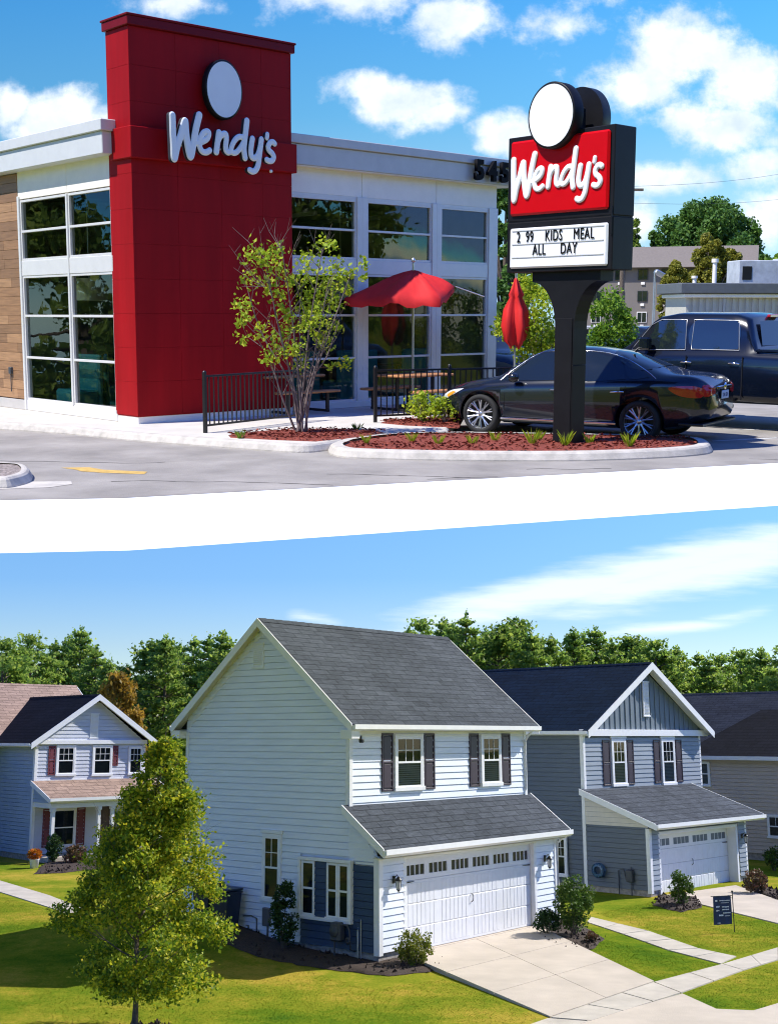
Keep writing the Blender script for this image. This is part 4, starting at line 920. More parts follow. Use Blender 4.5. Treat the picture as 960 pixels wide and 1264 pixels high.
for i, (px, py) in enumerate(tops):
    Y = rg.uniform(76, 98); x, _, z = LOD(px, py, Y); k = rg.randrange(len(PR))
    if px in (262,): k = 1
    p, h, kind = PR[k]
    lab = ('dense pine', 'round leafy tree', 'bare trunked pine with high crown')[kind]+', '+ORD[i]+' from the left in the tree line'
    if used[k]: o = copy_tree(p, (x, Y, 0), rg.uniform(0, 6.28), lab)
    else: o = p; used[k] = True; o.location = (x, Y, 0); o['label'] = lab
    s = z/h*1.04; o.scale = (s*rg.uniform(.95, 1.15), s*rg.uniform(.95, 1.15), s); o['category'] = 'tree'; o['group'] = {0: 'pines of the tree line', 1: 'broadleaf trees of the tree line', 2: 'bare trunked pines of the tree line'}[kind]
    row.append(o)
for (p, h, kd), u in zip(PR, used):
    if not u: p.location = (-30, 90, 0)
# darker wood behind the row
C_ = []; g = np.random.default_rng(77)
for k in range(330):
    x = g.uniform(-75, 90); y = g.uniform(100, 118); z = g.uniform(.5, 10.2); s = g.uniform(1.0, 1.9); q = g.normal(size=(130, 3)); q /= np.linalg.norm(q, axis=1)[:, None]; C_.append(np.array([x, y, z])+q*s)
wd = leaf_mesh('woodland', np.concatenate(C_), .42, LF_P2, None, 9); tag(wd, 'dark dense woodland filling in behind the tree line', 'woodland', kind='stuff')
# low growth between the trunks
C_ = []
for k in range(150):
    x = g.uniform(-60, 70); y = g.uniform(72, 82); z = g.uniform(.3, 2.6); s = g.uniform(.6, 1.3); q = g.normal(size=(60, 3)); q /= np.linalg.norm(q, axis=1)[:, None]; C_.append(np.array([x, y, z])+q*s)
ug = leaf_mesh('undergrowth', np.concatenate(C_), .4, LF_D, None, 10); tag(ug, 'tangled dark undergrowth at the foot of the tree line', 'undergrowth', kind='stuff')
# orange maple behind the pale blue house
x, _, z = LOD(147, 838, 70)
C_, b = pine_mesh(99, 9, 1); t = thing('maple_tree', (x, 70), 0, 'small orange autumn maple behind the pale blue house', 'tree'); leaf_mesh('crown', C_*np.array([.75, .75, 1]), .22, LF_O, t, 4); b.build('trunk', BARK, t)
t.scale = (z/9*.8, z/9*.8, z/9)
# trees beside and behind the viewer: the windows mirror them
C_, b = broad_mesh(123, 11, 1); g2 = np.random.default_rng(6); C_ = np.concatenate([C_*2+g2.normal(size=C_.shape)*.22 for _ in range(4)])
MT = thing('broadleaf_tree'); leaf_mesh('crown', C_, .30, LF_P2, MT, 8, .4); b.v = [(x*2, y*2, z*2) for x, y, z in b.v]; b.build('trunk', BARK, MT); MT.location = (-60, 5, 0); tag(MT, 'tall spreading tree outside the photo, farthest left of those mirrored in the windows', 'tree', 'trees around the viewer')
for i, (x, y, k, sc) in enumerate(((-34, 22, 1, 2.1), (-40, 34, 4, 2.2), (-31, 12, 4, 1.9), (38, 2, 1, 2.2), (46, 14, 4, 2.3), (33, -9, 1, 2.0), (52, 0, 4, 2.3), (-20, -22, 1, 1.4), (-6, -26, 4, 1.4), (9, -24, 1, 1.4), (22, -20, 4, 1.5))):
    sc = sc/2.0
    o = copy_tree(MT, (x, y, 0), i*1.3, 'tall tree outside the photo, '+ORD[i]+' of those mirrored in the windows'); o.scale = (sc, sc, sc); o['group'] = 'trees around the viewer'; o['category'] = 'tree'
# ================================================================== RESTAURANT TERRACE (upper place, built level then laid on its slope)
CUR[0] = UPPER
ASPH = mat('worn_asphalt', (.30, .277, .245), .9, var=.26, scale=.9, bump=.5, bscale=90, detail=10)
KERB = mat('kerb_concrete', (.50, .465, .405), .85, var=.22, scale=5, bump=.3, bscale=50, detail=8)
WALK = mat('pale_concrete', (.56, .525, .46), .85, var=.09, scale=2, bump=.2, detail=8)
SLABW = mat('white_divider', (.93, .93, .93), .6, var=.0)
RED = mat('red_metal_panel', (.30, .004, .007), .55, var=.16, scale=1.1, spec=.12, stretch=(3, 3, .35))
REDT = mat('red_tower_cap', (.16, .004, .010), .5, var=.05, spec=.15)
REDB = mat('red_sign_face', (.52, .002, .006), .3, var=.03, spec=.15)
ALU = mat('silver_aluminium', (.68, .67, .66), .4, .15, var=.04)
ALUL = mat('light_panel', (.88, .83, .75), .5, var=.04)
FASC = mat('grey_fascia', (.53, .51, .49), .45, .2, var=.05)
MULR = mat('red_bark_mulch', (.20, .032, .018), .95, var=.65, scale=22, bump=1.0, bscale=26, col2=(.34, .07, .04))
SIGNK = mat('black_sign_metal', (.010, .010, .012), .4, var=.2, scale=3, spec=.2)
LETW = mat('white_letter_acrylic', (.80, .82, .84), .3, var=.02)
BOARD = mat('reader_board_white', (.78, .79, .80), .35, var=.03)
CHAR = mat('black_character', (.006, .006, .008), .6, var=.0, spec=.08)
GLS = glassmat('storefront_glass', (.70, .80, .78), .02, .008)
WOODB = mat('bench_wood', (.42, .19, .07), .5, var=.25, scale=3, stretch=(1, 9, 9))
# ---- the slab and its paving
ZA = -.13
e0, e1 = UP(-40, 617.5, ZA), UP(150, 614.5, ZA); e2 = UP(960, 571, ZA); e3 = UP(1060, 566, ZA)
def front_prof(p, z, out): return p
d_ = Vector((e3[0]-e0[0], e3[1]-e0[1])).normalized(); nrm = Vector((d_.y, -d_.x))
OUT, TH = .62, .50  # front of the added slab slopes out to catch sun and read white
edge = [UP(-60, 618, ZA), e1, e2, e3]
back = [(60, 178), (20, 178), (9.5, 40), (-12, 40)]
low = [(p[0]+nrm.x*OUT, p[1]+nrm.y*OUT) for p in edge]
b = MB(); n = len(edge); z1, z0 = ZA-.004, ZA-TH
edge2 = [(p[0]-nrm.x*.0, p[1]) for p in edge]
vs = [(x, y, z1) for x, y in edge] + [(x, y, z0) for x, y in low] + [(x, y, z1) for x, y in back] + [(x, y, z0) for x, y in back]
b.add(vs, [(i, i+1, n+i+1, n+i) for i in range(n-1)] + [[0, 1, 2, 3, 2*n, 2*n+1, 2*n+2, 2*n+3], [n, n+1, n+2, n+3, 2*n+4, 2*n+5, 2*n+6, 2*n+7][::-1],
   (3, 2*n, 2*n+4, n+3), (2*n, 2*n+1, 2*n+5, 2*n+4), (2*n+1, 2*n+2, 2*n+6, 2*n+5), (2*n+2, 2*n+3, 2*n+7, 2*n+6), (2*n+3, 0, n, 2*n+7)])
tag(b.build('terrace_slab', SLABW), 'long white divider band, made as the sloped edge of an added slab', kind='structure')
b = MB(); b.poly([(x, y, ZA) for x, y in edge + back]); tag(b.build('parking_lot', ASPH), kind='structure')
def U(px, py, z=0.0): return UP(px, py, z)
# pavement by the building with its rolled kerb
def kerbed(name, outer, z_top, top_m, kw=.17, inner_m=None, close=True, h=.13, slope=.05):
    """raised area: kerb ring along the outline, flat inside"""
    n = len(outer); P = [Vector(p) for p in outer]; ar = sum(P[i].x*P[(i+1) % n].y-P[(i+1) % n].x*P[i].y for i in range(n)); s = 1 if ar > 0 else -1
    def off(k):
        out = []
        for i in range(n):
            a, c = (P[i]-P[i-1]).normalized(), (P[(i+1) % n]-P[i]).normalized(); na, nc = Vector((-a.y, a.x))*s, Vector((-c.y, c.x))*s
            m_ = (na+nc); m_ = m_.normalized()/max(.5, m_.normalized().dot(na)); out.append(P[i]+m_*k)
        return out
    rings = [(off(-.0), ZA-.02), (off(0.0), ZA+.02), (off(slope*.8), z_top-.03), (off(slope+.02), z_top-.006), (off(slope+.05), z_top), (off(kw), z_top)]
    vs = [(p.x, p.y, z) for r, z in rings for p in r]; fs = [(r*n+i, r*n+(i+1) % n, (r+1)*n+(i+1) % n, (r+1)*n+i) for r in range(len(rings)-1) for i in range(n)]
    b = MB(); b.add(vs, fs); tag(b.build(name, KERB), kind='structure')
    return [(p.x, p.y) for p in off(kw)]
def smooth_line(pts, k=6):
    out = []
    for i in range(len(pts)-1):
        p0, p1, p2, p3 = (Vector(pts[max(0, min(len(pts)-1, j))]) for j in (i-1, i, i+1, i+2))
        for t in range(k):
            u = t/k; out.append(tuple(.5*((2*p1)+(p2-p0)*u+(2*p0-5*p1+4*p2-p3)*u*u+(-p0+3*p1-3*p2+p3)*u**3)))
    out.append(tuple(pts[-1])); return out
fr = smooth_line([U(-60, 528, ZA), U(0, 530.5, ZA), U(80, 536, ZA), U(160, 544, ZA), U(250, 551, ZA), U(330, 557, ZA), U(375, 559, ZA), U(405, 556, ZA), U(450, 548, ZA), U(500, 542, ZA), U(555, 539, ZA)], 5)
walk_in = kerbed('kerb', fr + [(2.6, 30), (-14, 34)], 0.0, WALK, .20)
b = MB(); b.poly([(x, y, -.004) for x, y in walk_in]); tag(b.build('pavement', WALK), kind='structure')
# joints scored across the pavement
isl = smooth_line([U(405, 557, ZA), U(410, 562, ZA), U(440, 566, ZA), U(560, 569, ZA), U(700, 569.5, ZA), U(800, 566.5, ZA), U(860, 562.5, ZA), U(879, 558, ZA), U(872, 551, ZA), U(850, 547.5, ZA), U(780, 545, ZA), U(640, 542.5, ZA), U(540, 541.5, ZA), U(470, 544, ZA), U(420, 551, ZA)], 4)
isl_in = kerbed('kerb', isl, 0.0, MULR, .22)
def mulch(name, pts, z, seed, n=900):
    b = MB(); cx = sum(p[0] for p in pts)/len(pts); cy = sum(p[1] for p in pts)/len(pts); k = len(pts); b.smooth = True
    vs = []
    for f, h in ((1, -.02), (.9, .015), (.5, .03)): vs += [(cx+(x-cx)*f, cy+(y-cy)*f, z+h) for x, y in pts]
    vs.append((cx, cy, z+.03)); b.add(vs, [(r*k+i, r*k+(i+1) % k, (r+1)*k+(i+1) % k, (r+1)*k+i) for r in range(2) for i in range(k)]+[(2*k+i, 2*k+(i+1) % k, 3*k) for i in range(k)]); b.smooth = False
    rg = random.Random(seed)
    for _ in range(n):
        i = rg.randrange(k); t = math.sqrt(rg.random())*.99; j = rg.random(); q = lerp2(pts[i], pts[(i+1) % k], j); x, y = lerp2((cx, cy), q, t); a = rg.uniform(0, 6.28); l = rg.uniform(.02, .05); hh = z+.03
        b.add([(x-math.cos(a)*l, y-math.sin(a)*l, hh), (x+math.sin(a)*.015, y-.01, hh+.035*rg.random()), (x+math.cos(a)*l, y+math.sin(a)*l, hh+.012), (x-math.sin(a)*.015, y+.01, hh)], [(0, 1, 2, 3)])
    return tag(b.build(name, MULR), kind='structure')
mulch('mulch_bed', isl_in, -.02, 1, 1500)
mulch('mulch_bed', [U(283, 540), U(340, 543), U(392, 545), U(440, 540), U(478, 534.5), U(470, 532), U(400, 530), U(330, 532), U(280, 537)], .01, 2, 700)
mulch('mulch_bed', [U(468, 522), U(500, 525), U(540, 527), U(566, 528), U(572, 517), U(540, 515.5), U(480, 519)], .01, 3, 500)
# little kerbed corner with gravel, bottom left, and its concrete pad
cor = smooth_line([U(-60, 600, ZA), U(0, 603, ZA), U(24, 600, ZA), U(39, 594, ZA), U(38, 586, ZA), U(20, 582, ZA), U(-60, 580, ZA)], 4)
ci = kerbed('kerb', cor, 0.0, KERB, .14); b = MB(); b.poly([(x, y, -.015) for x, y in ci]); tag(b.build('gravel_bed', mat('river_gravel', (.30, .25, .22), .9, var=.7, scale=30, bump=1)), kind='structure')
b = MB(); b.poly([(*p, ZA+.004) for p in [U(-60, 596, ZA), U(0, 600, ZA), U(30, 595, ZA), U(88, 594, ZA), U(89, 598, ZA), U(60, 602, ZA), U(-60, 606, ZA)]]); tag(b.build('concrete_pad', KERB), kind='structure')
b = MB(); rr = random.Random(12)      # sealed cracks wandering over the lot
for (x, y, a, L_) in ((-3.2, 15.2, .15, 3.4), (-.5, 15.9, -.1, 3.0), (2.2, 16.4, .5, 1.2), (-5.5, 17.5, -.3, 2.8), (.8, 15.4, .25, 2.4), (5.6, 17.6, .1, 2.4), (6.2, 20.5, .3, 2.5)):
    p = [(x, y)]
    for i in range(int(L_/.12)): a += rr.uniform(-.3, .3); a *= .94; p.append((p[-1][0]+.12*math.cos(a), p[-1][1]+.12*math.sin(a)))
    for (p0, p1) in zip(p[:-1], p[1:]):
        if min(p0[1], p1[1]) < 14.97+.376*max(p0[0], p1[0]): continue
        w_ = rr.uniform(.006, .013); b.add([(p0[0], p0[1]-w_, ZA+.003), (p1[0], p1[1]-w_, ZA+.003), (p1[0], p1[1]+w_, ZA+.003), (p0[0], p0[1]+w_, ZA+.003)], [(0, 1, 2, 3)])
tag(b.build('asphalt_crack', mat('crack_tar', (.045, .043, .04), .9)), kind='structure')
YEL = mat('faded_yellow_paint', (.55, .36, .10), .8, var=.25, scale=9)
b = MB(); b.poly([(*p, ZA+.004) for p in [U(75, 577.5, ZA), U(110, 577, ZA), U(128, 580, ZA), U(182, 582.5, ZA), U(178, 585.5, ZA), U(130, 584, ZA), U(100, 582, ZA), U(94, 580, ZA)]]); tag(b.build('road_marking', YEL), kind='structure')
b = MB()
for (p, q) in (((-60, 560), (400, 575)), ((880, 545), (960, 541)), ((893, 530), (960, 531))):
    a, c = U(*p, ZA), U(*q, ZA); 
    if p[0] > 0: b.poly([(a[0], a[1], ZA+.004), (c[0], c[1], ZA+.004), (c[0], c[1]+.10, ZA+.004), (a[0], a[1]+.10, ZA+.004)])
tag(b.build('parking_line', mat('white_road_paint', (.62, .62, .60), .7, var=.15, scale=8)), kind='structure')

# ------------------------------------------------------------------ restaurant
RA = .729
RB = thing('restaurant', (-4.07, 21.788, 0), RA, 'grey and glass restaurant with a tall dark red tower carrying a white script name', 'restaurant')
def S(name, m_, fn, parent=None):
    b = MB(); fn(b); return b.build(name, m_, parent or RB)
TX, TY, TZ = 3.56, .76, 7.02
# tower clad in big flat panels with fine joints
def tower(b):
    b.box(.012, TX-.012, .012, TY-.012, .12, TZ-.1)
    z = .14; zs = []
    while z < TZ-.2: zs.append(z); z += .61
    zs.append(TZ-.14)
    for a, c in zip(zs[:-1], zs[1:]):
        for x0, x1 in ((0, .95), (.95, 1.9), (1.9, 2.85), (2.85, TX)): b.bbox(x0+.0015*(x0 > 0), x1-.0015*(x1 < TX), 0, .012, a+.0015, c-.0015, .0015)
        b.bbox(0, .012, .013, TY, a+.0015, c-.0015, .0015)
        b.bbox(TX-.012, TX, .013, TY, a+.002, c-.002, .0015)
S('tower', RED, tower)
S('tower_cap', REDT, lambda b: (b.bbox(-.05, TX+.06, -.06, TY+.05, TZ-.13, TZ+.02, .01), b.bbox(-.07, TX+.08, -.08, TY+.07, TZ+.02, TZ+.06, .01)))
S('tower_band', RED, lambda b: b.bbox(-.06, TX+.07, -.09, .62, 4.66, 5.20, .012))
S('tower_base', ALUL, lambda b: b.box(.02, TX-.02, .02, TY-.02, -.02, .12))
# right facade
Yf = .4
def cols(b):
    for x0, x1 in ((5.57, 5.86), (7.77, 8.05), (9.60, 9.90)): b.bbox(x0, x1, Yf-.05, Yf+.12, .12, 4.36, .008)
    for x in (5.715, 7.91): b.box(x-.006, x+.006, Yf-.053, Yf-.05, .12, 4.36)
    for x0, x1 in ((TX, 5.57), (5.86, 7.77), (8.05, 9.60)): b.bbox(x0, x1, Yf-.03, Yf+.1, 2.78, 3.08, .008)
    for a, c in ((TX, 6.9), (6.905, 9.9)): pass
S('facade_column', ALU, cols)
S('facade_base', ALU, lambda b: (b.bbox(TX, 9.9, Yf-.06, Yf+.12, 0, .13, .006), b.box(TX, 9.9, Yf-.02, Yf+.3, 4.30, 4.36)))
S('header_panel', ALUL, lambda b: [b.bbox(x0+.004, x1-.004, Yf-.02, Yf+.1, 4.36, 4.88, .006) for x0, x1 in ((TX, 5.72), (5.72, 7.91), (7.91, 9.88))])
def fascia(b, x0, x1, y0):
    b.bbox(x0, x1, y0, y0+2.0, 4.87, 5.27, .012); b.bbox(x0-.02*(x0 > 5), x1+.02, y0-.05, y0+2.0, 5.27, 5.45, .012)
S('fascia', FASC, lambda b: fascia(b, TX, 10.35, Yf-.22))
S('soffit', ALUL, lambda b: b.box(TX, 10.3, Yf-.2, Yf+.1, 4.855, 4.868))
def glazing(T, s0, s1, z0, z1, trans, name='window'):
    b = MB(); b.T = T; t = .045
    for q in ((s0, s1, -.02, .08, z0, z0+t), (s0, s1, -.02, .08, z1-t, z1), (s0, s0+t, -.02, .08, z0+t, z1-t), (s1-t, s1, -.02, .08, z0+t, z1-t)): b.bbox(*q, .004)
    for z in trans: b.bbox(s0+t, s1-t, -.02, .07, z-t/2, z+t/2, .004)
    fr = b.build(name, ALU, RB)
    zz = [z0+t]+[v for z in trans for v in (z-t/2, z+t/2)]+[z1-t]
    for a, c in zip(zz[0::2], zz[1::2]):
        b = MB(); b.T = T; b.quad((s0+t, .03, a), (s1-t, .03, a), (s1-t, .03, c), (s0+t, .03, c)); b.build('pane', GLS, fr, recalc=False)
FTm = wallT((0, Yf), (10, Yf))
for s0, s1 in ((TX+.02, 5.57), (5.86, 7.77), (8.05, 9.60)):
    glazing(FTm, s0, s1, 3.08, 4.30, [3.68]); glazing(FTm, s0, s1, .13, 2.78, [1.04, 1.93])
# left facade (plane x = 0.02), receding to the left
LTm = wallT((.03, 14), (.03, .72))
q_ = lambda y: 14-y
for y1, y0 in ((4.32, 2.40), (2.34, .74)):
    glazing(LTm, q_(y1), q_(y0), 3.02, 4.22, [3.60]); glazing(LTm, q_(y1), q_(y0), .21, 2.72, [1.08, 1.92])
b = MB(); b.T = LTm; b.bbox(q_(4.36), q_(.72), -.03, .1, 2.72, 3.02, .008); b.bbox(q_(4.36), q_(.72), -.03, .1, 0, .21, .008); b.bbox(q_(4.40), q_(4.32), -.05, .1, .0, 4.3, .008); b.bbox(q_(2.40), q_(2.34), -.045, .1, .21, 4.22, .006); b.build('facade_column', ALU, RB)
b = MB(); b.T = LTm; b.bbox(q_(4.4), q_(2.37)-.004, -.02, .1, 4.24, 4.78, .006); b.bbox(q_(2.37)+.004, q_(.72), -.02, .1, 4.24, 4.78, .006); b.build('header_panel', ALUL, RB)
b = MB(); b.T = LTm
z = .22; rr = random.Random(3)
while z < 4.76:
    s = q_(9.5)-rr.uniform(0, 1.2)
    while s < q_(4.4):
        l = rr.uniform(1.2, 1.9); b.mi = rr.randrange(3); a, c = max(s, q_(9.5)), min(s+l, q_(4.4))
        if c > a+.02: b.bbox(a+.003, c-.003, -.03, .02, z+.003, min(z+.19, 4.76)-.003, .003)
        s += l
    z += .19
b.mi = 0; b.box(q_(9.5), q_(4.4), .02, .08, 0, 4.76)
WDK = [mat('cedar_board_%s' % nme, c, .55, var=.22, scale=2, stretch=(1, 1, 14)) for nme, c in (('light', (.36, .20, .10)), ('mid', (.29, .155, .075)), ('dark', (.24, .13, .065)))]
b.build('wood_cladding', WDK, RB)
b = MB(); b.T = LTm; b.bbox(q_(9.5), q_(4.4), -.04, .05, 0, .2, .006); b.build('plinth', FASC, RB)
b = MB(); b.T = LTm; b.bbox(q_(10), q_(.55), -.28, 1.5, 4.77, 5.16, .012); b.bbox(q_(10), q_(.50), -.33, 1.5, 5.16, 5.36, .012); b.build('fascia', mat('pale_fascia', (.62, .63, .64), .45, .1, var=.04), RB)
b = MB(); b.T = LTm; b.bbox(q_(5.0), q_(4.9), -.09, -.02, .72, .86, .01); b.tube([(q_(4.95), -.06, .74), (q_(4.95), -.06, .35)], .012, 6); b.build('outdoor_socket', mat('meter_grey', (.06, .065, .075)), RB)
# shell and interior
INW = mat('interior_wall', (.26, .22, .17), .8, var=.25, scale=1.2); INF = mat('interior_floor', (.28, .24, .20), .4, var=.2)
S('roof', mat('flat_roof_membrane', (.45, .45, .44), .9), lambda b: b.box(.5, 9.9, 1.2, 12, 4.9, 5.1))
S('interior_floor', INF, lambda b: b.box(.10, 9.85, .52, 12, 0, .03))
S('interior_wall', INW, lambda b: (b.box(.1, 9.8, 8.0, 8.1, .03, 4.8), b.box(TX+.1, 9.8, .6, 8, 4.60, 4.64), b.box(.12, TX+.1, TY+.01, 8, 4.60, 4.64), b.box(6.9, 7.0, 4.4, 8, .03, 4.6), b.box(9.72, 9.78, .6, 8, .03, 4.6)))
S('side_wall', ALUL, lambda b: b.box(9.8, 9.9, Yf+.12, 12, 0, 4.9)); S('back_wall', ALUL, lambda b: b.box(.12, 9.8, 11.9, 12, 0, 4.9))
TEAL = mat('teal_vinyl', (.03, .25, .27), .5, var=.1)
def booth(x, y, w_, rz=0):
    b = MB(); b.T = Matrix.Translation((x, y, 0)) @ Matrix.Rotation(rz, 4, 'Z'); b.bbox(0, w_, 0, .12, .03, 1.15, .04); b.bbox(0, w_, .12, .6, .03, .46, .04); b.build('booth', TEAL, RB)
booth(1.2, 3.2, .1, 0); booth(.9, 2.75, .9, 1.57); booth(2.2, 2.9, .9, 1.57); booth(4.4, 1.6, 1.2); booth(6.2, 1.7, 1.2); booth(8.2, 1.7, 1.1)
LMP = mat('cream_lamp_shade', (.62, .58, .42), .6, var=.04)
for x, y, z in ((1.0, 3.4, 2.45), (4.6, 2.6, 2.5), (7.2, 2.8, 2.5)):
    b = MB(); b.lathe([(.36, -.22), (.36, .22)], 24, 'z', (x, y, z)); b.cyl((x, y, z+.2), (x, y, 4.6), .012); b.build('pendant_lamp', LMP, RB)
for x in (4.2, 5.4, 6.6, 8.6):
    b = MB(); b.bbox(x, x+.08, 3.0, 7.5, 4.2, 4.3); b.build('ceiling_beam', FASC, RB)
b = MB()
for x in (4.7, 6.4, 8.5): b.bbox(x, x+.9, 2.4, 3.1, .72, .76); b.cyl((x+.45, 2.75, .03), (x+.45, 2.75, .72), .04)
b.mi = 0; b.build('dining_table', WOODB, RB)

# ------------------------------------------------------------------ lettering
STROKES = [
 [(92, 542), (93, 640), (96, 750), (100, 852), (120, 770), (150, 680), (182, 572), (188, 640), (198, 740), (218, 826), (240, 740), (262, 620), (288, 516)],
 [(268, 722), (310, 706), (345, 680), (358, 640), (342, 628), (312, 648), (290, 700), (288, 745), (305, 778), (335, 783), (362, 766)],
 [(434, 626), (424, 690), (412, 772)], [(418, 712), (440, 660), (468, 632), (487, 634), (490, 670), (484, 720), (486, 752), (502, 766), (520, 758)],
 [(636, 660), (612, 640), (584, 642), (554, 672), (532, 716), (526, 750), (545, 766), (574, 752), (604, 712), (628, 668)], [(652, 512), (642, 590), (632, 668), (626, 730), (634, 794)],
 [(694, 642), (684, 700), (680, 750), (690, 784), (714, 786), (738, 758), (756, 700), (766, 640)], [(766, 640), (758, 700), (748, 770), (738, 836), (718, 878), (692, 892), (670, 884)],
 [(814, 594), (810, 624)],
 [(872, 660), (856, 650), (834, 660), (820, 690), (828, 718), (850, 736), (864, 762), (854, 790), (830, 800), (808, 792)]]
SR = [26, 21, 23, 21, 20, 23, 22, 22, 17, 21]
def script_name(name, T, sx_, sz_, depth, m_, parent, face_m=None, side_m=None):
    """one continuous raised lettering body traced as round-ended strokes"""
    segs = []
    for st, r in zip(STROKES, SR):
        q = smooth_line([((x-480)*sx_, (700-y)*sz_) for x, y in st], 5)
        rr_ = r*(sx_+sz_)/2; segs += [(q[i], q[i+1], rr_) for i in range(len(q)-1)]
    x0, x1, y0, y1 = -430*sx_, 440*sx_, -235*sz_, 220*sz_; nx = 230; dx = (x1-x0)/nx; ny = int((y1-y0)/dx)+1
    X, Y = np.meshgrid(x0+np.arange(nx+1)*dx, y0+np.arange(ny+1)*dx, indexing='ij'); Dm = np.full(X.shape, 9.0)
    for (a, c, r) in segs:
        ax, ay = a; bx_, by_ = c; vx, vy = bx_-ax, by_-ay; L2 = vx*vx+vy*vy+1e-12
        t = np.clip(((X-ax)*vx+(Y-ay)*vy)/L2, 0, 1); Dm = np.minimum(Dm, np.hypot(X-ax-t*vx, Y-ay-t*vy)-r)
    b = MB(); b.T = T; bev = .022*min(1, sz_/.0024)
    vid = {}; vs = []; fs = []; walls = []
    def vert(key, x, y, d):
        if key in vid: return vid[key]
        vid[key] = len(vs); vs.append((x, -depth + max(0, bev+d)*.9 if d > -bev else -depth, y)); return vid[key]
    for i in range(nx):
        for j in range(ny):
            c4 = [(i, j), (i+1, j), (i+1, j+1), (i, j+1)]; f4 = [Dm[k] for k in c4]
            if min(f4) >= 0: continue
            poly = []; cut = []
            for k in range(4):
                a, c = c4[k], c4[(k+1) % 4]; fa, fc = f4[k], f4[(k+1) % 4]
                if fa < 0: poly.append((vert(a, X[a], Y[a], fa), 0))
                if (fa < 0) != (fc < 0):
                    t = fa/(fa-fc); key = ('e',)+tuple(sorted((a, c))); poly.append((vert(key, X[a]+(X[c]-X[a])*t, Y[a]+(Y[c]-Y[a])*t, 0), 1 if fa < 0 else 2))
            if len(poly) < 3: continue
            fs.append([p for p, _ in poly])
            for k in range(len(poly)):
                if poly[k][1] == 1 and poly[(k+1) % len(poly)][1] == 2: walls.append((poly[k][0], poly[(k+1) % len(poly)][0]))
    nb = len(vs); bk = {}
    for a, c in walls:
        for v in (a, c):
            if v not in bk: bk[v] = len(vs); vs.append((vs[v][0], 0.0, vs[v][2]))
    b.smooth = False; b.add(vs, fs); base = len(b.v)-len(vs)
    b.mi = 1
    for a, c in walls: b.f.append([base+c, base+a, base+bk[a], base+bk[c]]); b.m.append(1); b.sm.append(False)
    return b.build(name, [face_m or m_, side_m or m_], parent)
DKSIDE = mat('dark_letter_return', (.03, .035, .05), .5, var=.0)
# on the tower, standing off the red panels
Tt = Matrix.Translation((1.76, -.26, 4.93+.10))
nm = script_name('name_lettering', Tt, .00288, .00236*1.0, .10, LETW, RB, LETW, DKSIDE)
b = MB()
for x in (1.0, 1.8, 2.5): b.cyl((x, -.262, 4.95), (x, .0, 4.95), .02)
b.lathe([(0, -.30), (.03, -.30), (.03, -.27)], 12, 'y', (2.84, 0, 4.62)); b.build('letter_mount', ALUL, nm)
def roundel(T, rx, rz_, parent, th=.16):
    n = 48; b = MB(); b.T = T
    def ring(k, y): return [(rx*k*math.cos(2*math.pi*i/n), y, rz_*k*math.sin(2*math.pi*i/n)) for i in range(n)]
    def loft(rs):
        vs = [p for r in rs for p in r]; b.smooth = True
        b.add(vs, [(r*n+i, r*n+(i+1) % n, (r+1)*n+(i+1) % n, (r+1)*n+i) for r in range(len(rs)-1) for i in range(n)]); b.smooth = False
    loft([ring(1, 0), ring(1, -th+.01), ring(.985, -th), ring(.93, -th)]); b.add(ring(1, 0), [list(range(n))])
    o = b.build('roundel', SIGNK, parent)
    b = MB(); b.T = T; b.add(ring(.925, -th-.004), [list(range(n))]); b.build('roundel_face', LETW, o); return o
roundel(Matrix.Translation((1.86, -.08, 6.0)), .41, .53, RB, .12)
# street number
def text_mesh(name, s, size, T, m_, parent, depth=.02, off=0.0, sx_=1.0, track=1.0, word=1.0):
    cu = bpy.data.curves.new(name, 'FONT'); cu.body = s; cu.size = size; cu.extrude = depth; cu.offset = off; cu.space_character = track; cu.space_word = word; cu.resolution_u = 3
    o = bpy.data.objects.new(name, cu); SC.collection.objects.link(o)
    dg = bpy.context.evaluated_depsgraph_get(); me = bpy.data.meshes.new_from_object(o.evaluated_get(dg)); bpy.data.objects.remove(o); bpy.data.curves.remove(cu)
    me.transform(T @ Matrix.Rotation(R(90), 4, 'X') @ Matrix.Diagonal((sx_, 1, 1, 1))); me.materials.clear(); me.materials.append(m_)
    me.name = name; return link(name, me, parent)
for k, ch in enumerate('5455'):
    text_mesh('street_number', ch, .58, Matrix.Translation((8.80+k*.42, Yf-.33, 4.94)), CHAR, RB, .045, .026, .95)

# ------------------------------------------------------------------ pylon sign
sp = U(701, 546, .0)
SG = thing('pylon_sign', (*sp, 0), RA-R(90), 'tall black roadside sign with red name panel, white message board and round emblem', 'sign')
def SS(name, m_, fn, parent=SG):
    b = MB(); fn(b); return b.build(name, m_, parent)
cw, cdp, cz0, cz1 = 2.02, .50, 2.60, 4.645
x0, x1 = -cw/2-.09, cw/2-.09
SS('cabinet', SIGNK, lambda b: (b.bbox(x0, x1, -cdp/2, cdp/2, cz0, 3.36, .012), b.bbox(x0, x1, -cdp/2, cdp/2, 3.375, cz1, .012), b.box(x0+.02, x1-.02, -cdp/2+.01, cdp/2-.01, 3.355, 3.38)))
def bracket(b):
    pw = .18; out = .52; n = 10; poly = [(-pw, 1.2), (pw, 1.2)]
    for i in range(n+1):
        a = math.pi/2*i/n; poly.append((pw+out*(1-math.cos(a))*.9, 1.75+ .70*math.sin(a)))
    poly += [(pw+out*.9, cz0), (-pw-out*.9, cz0)]
    for i in range(n, -1, -1):
        a = math.pi/2*i/n; poly.append((-pw-out*(1-math.cos(a))*.9, 1.75+.70*math.sin(a)))
    b.prism(poly, -.155, .155, 'y')
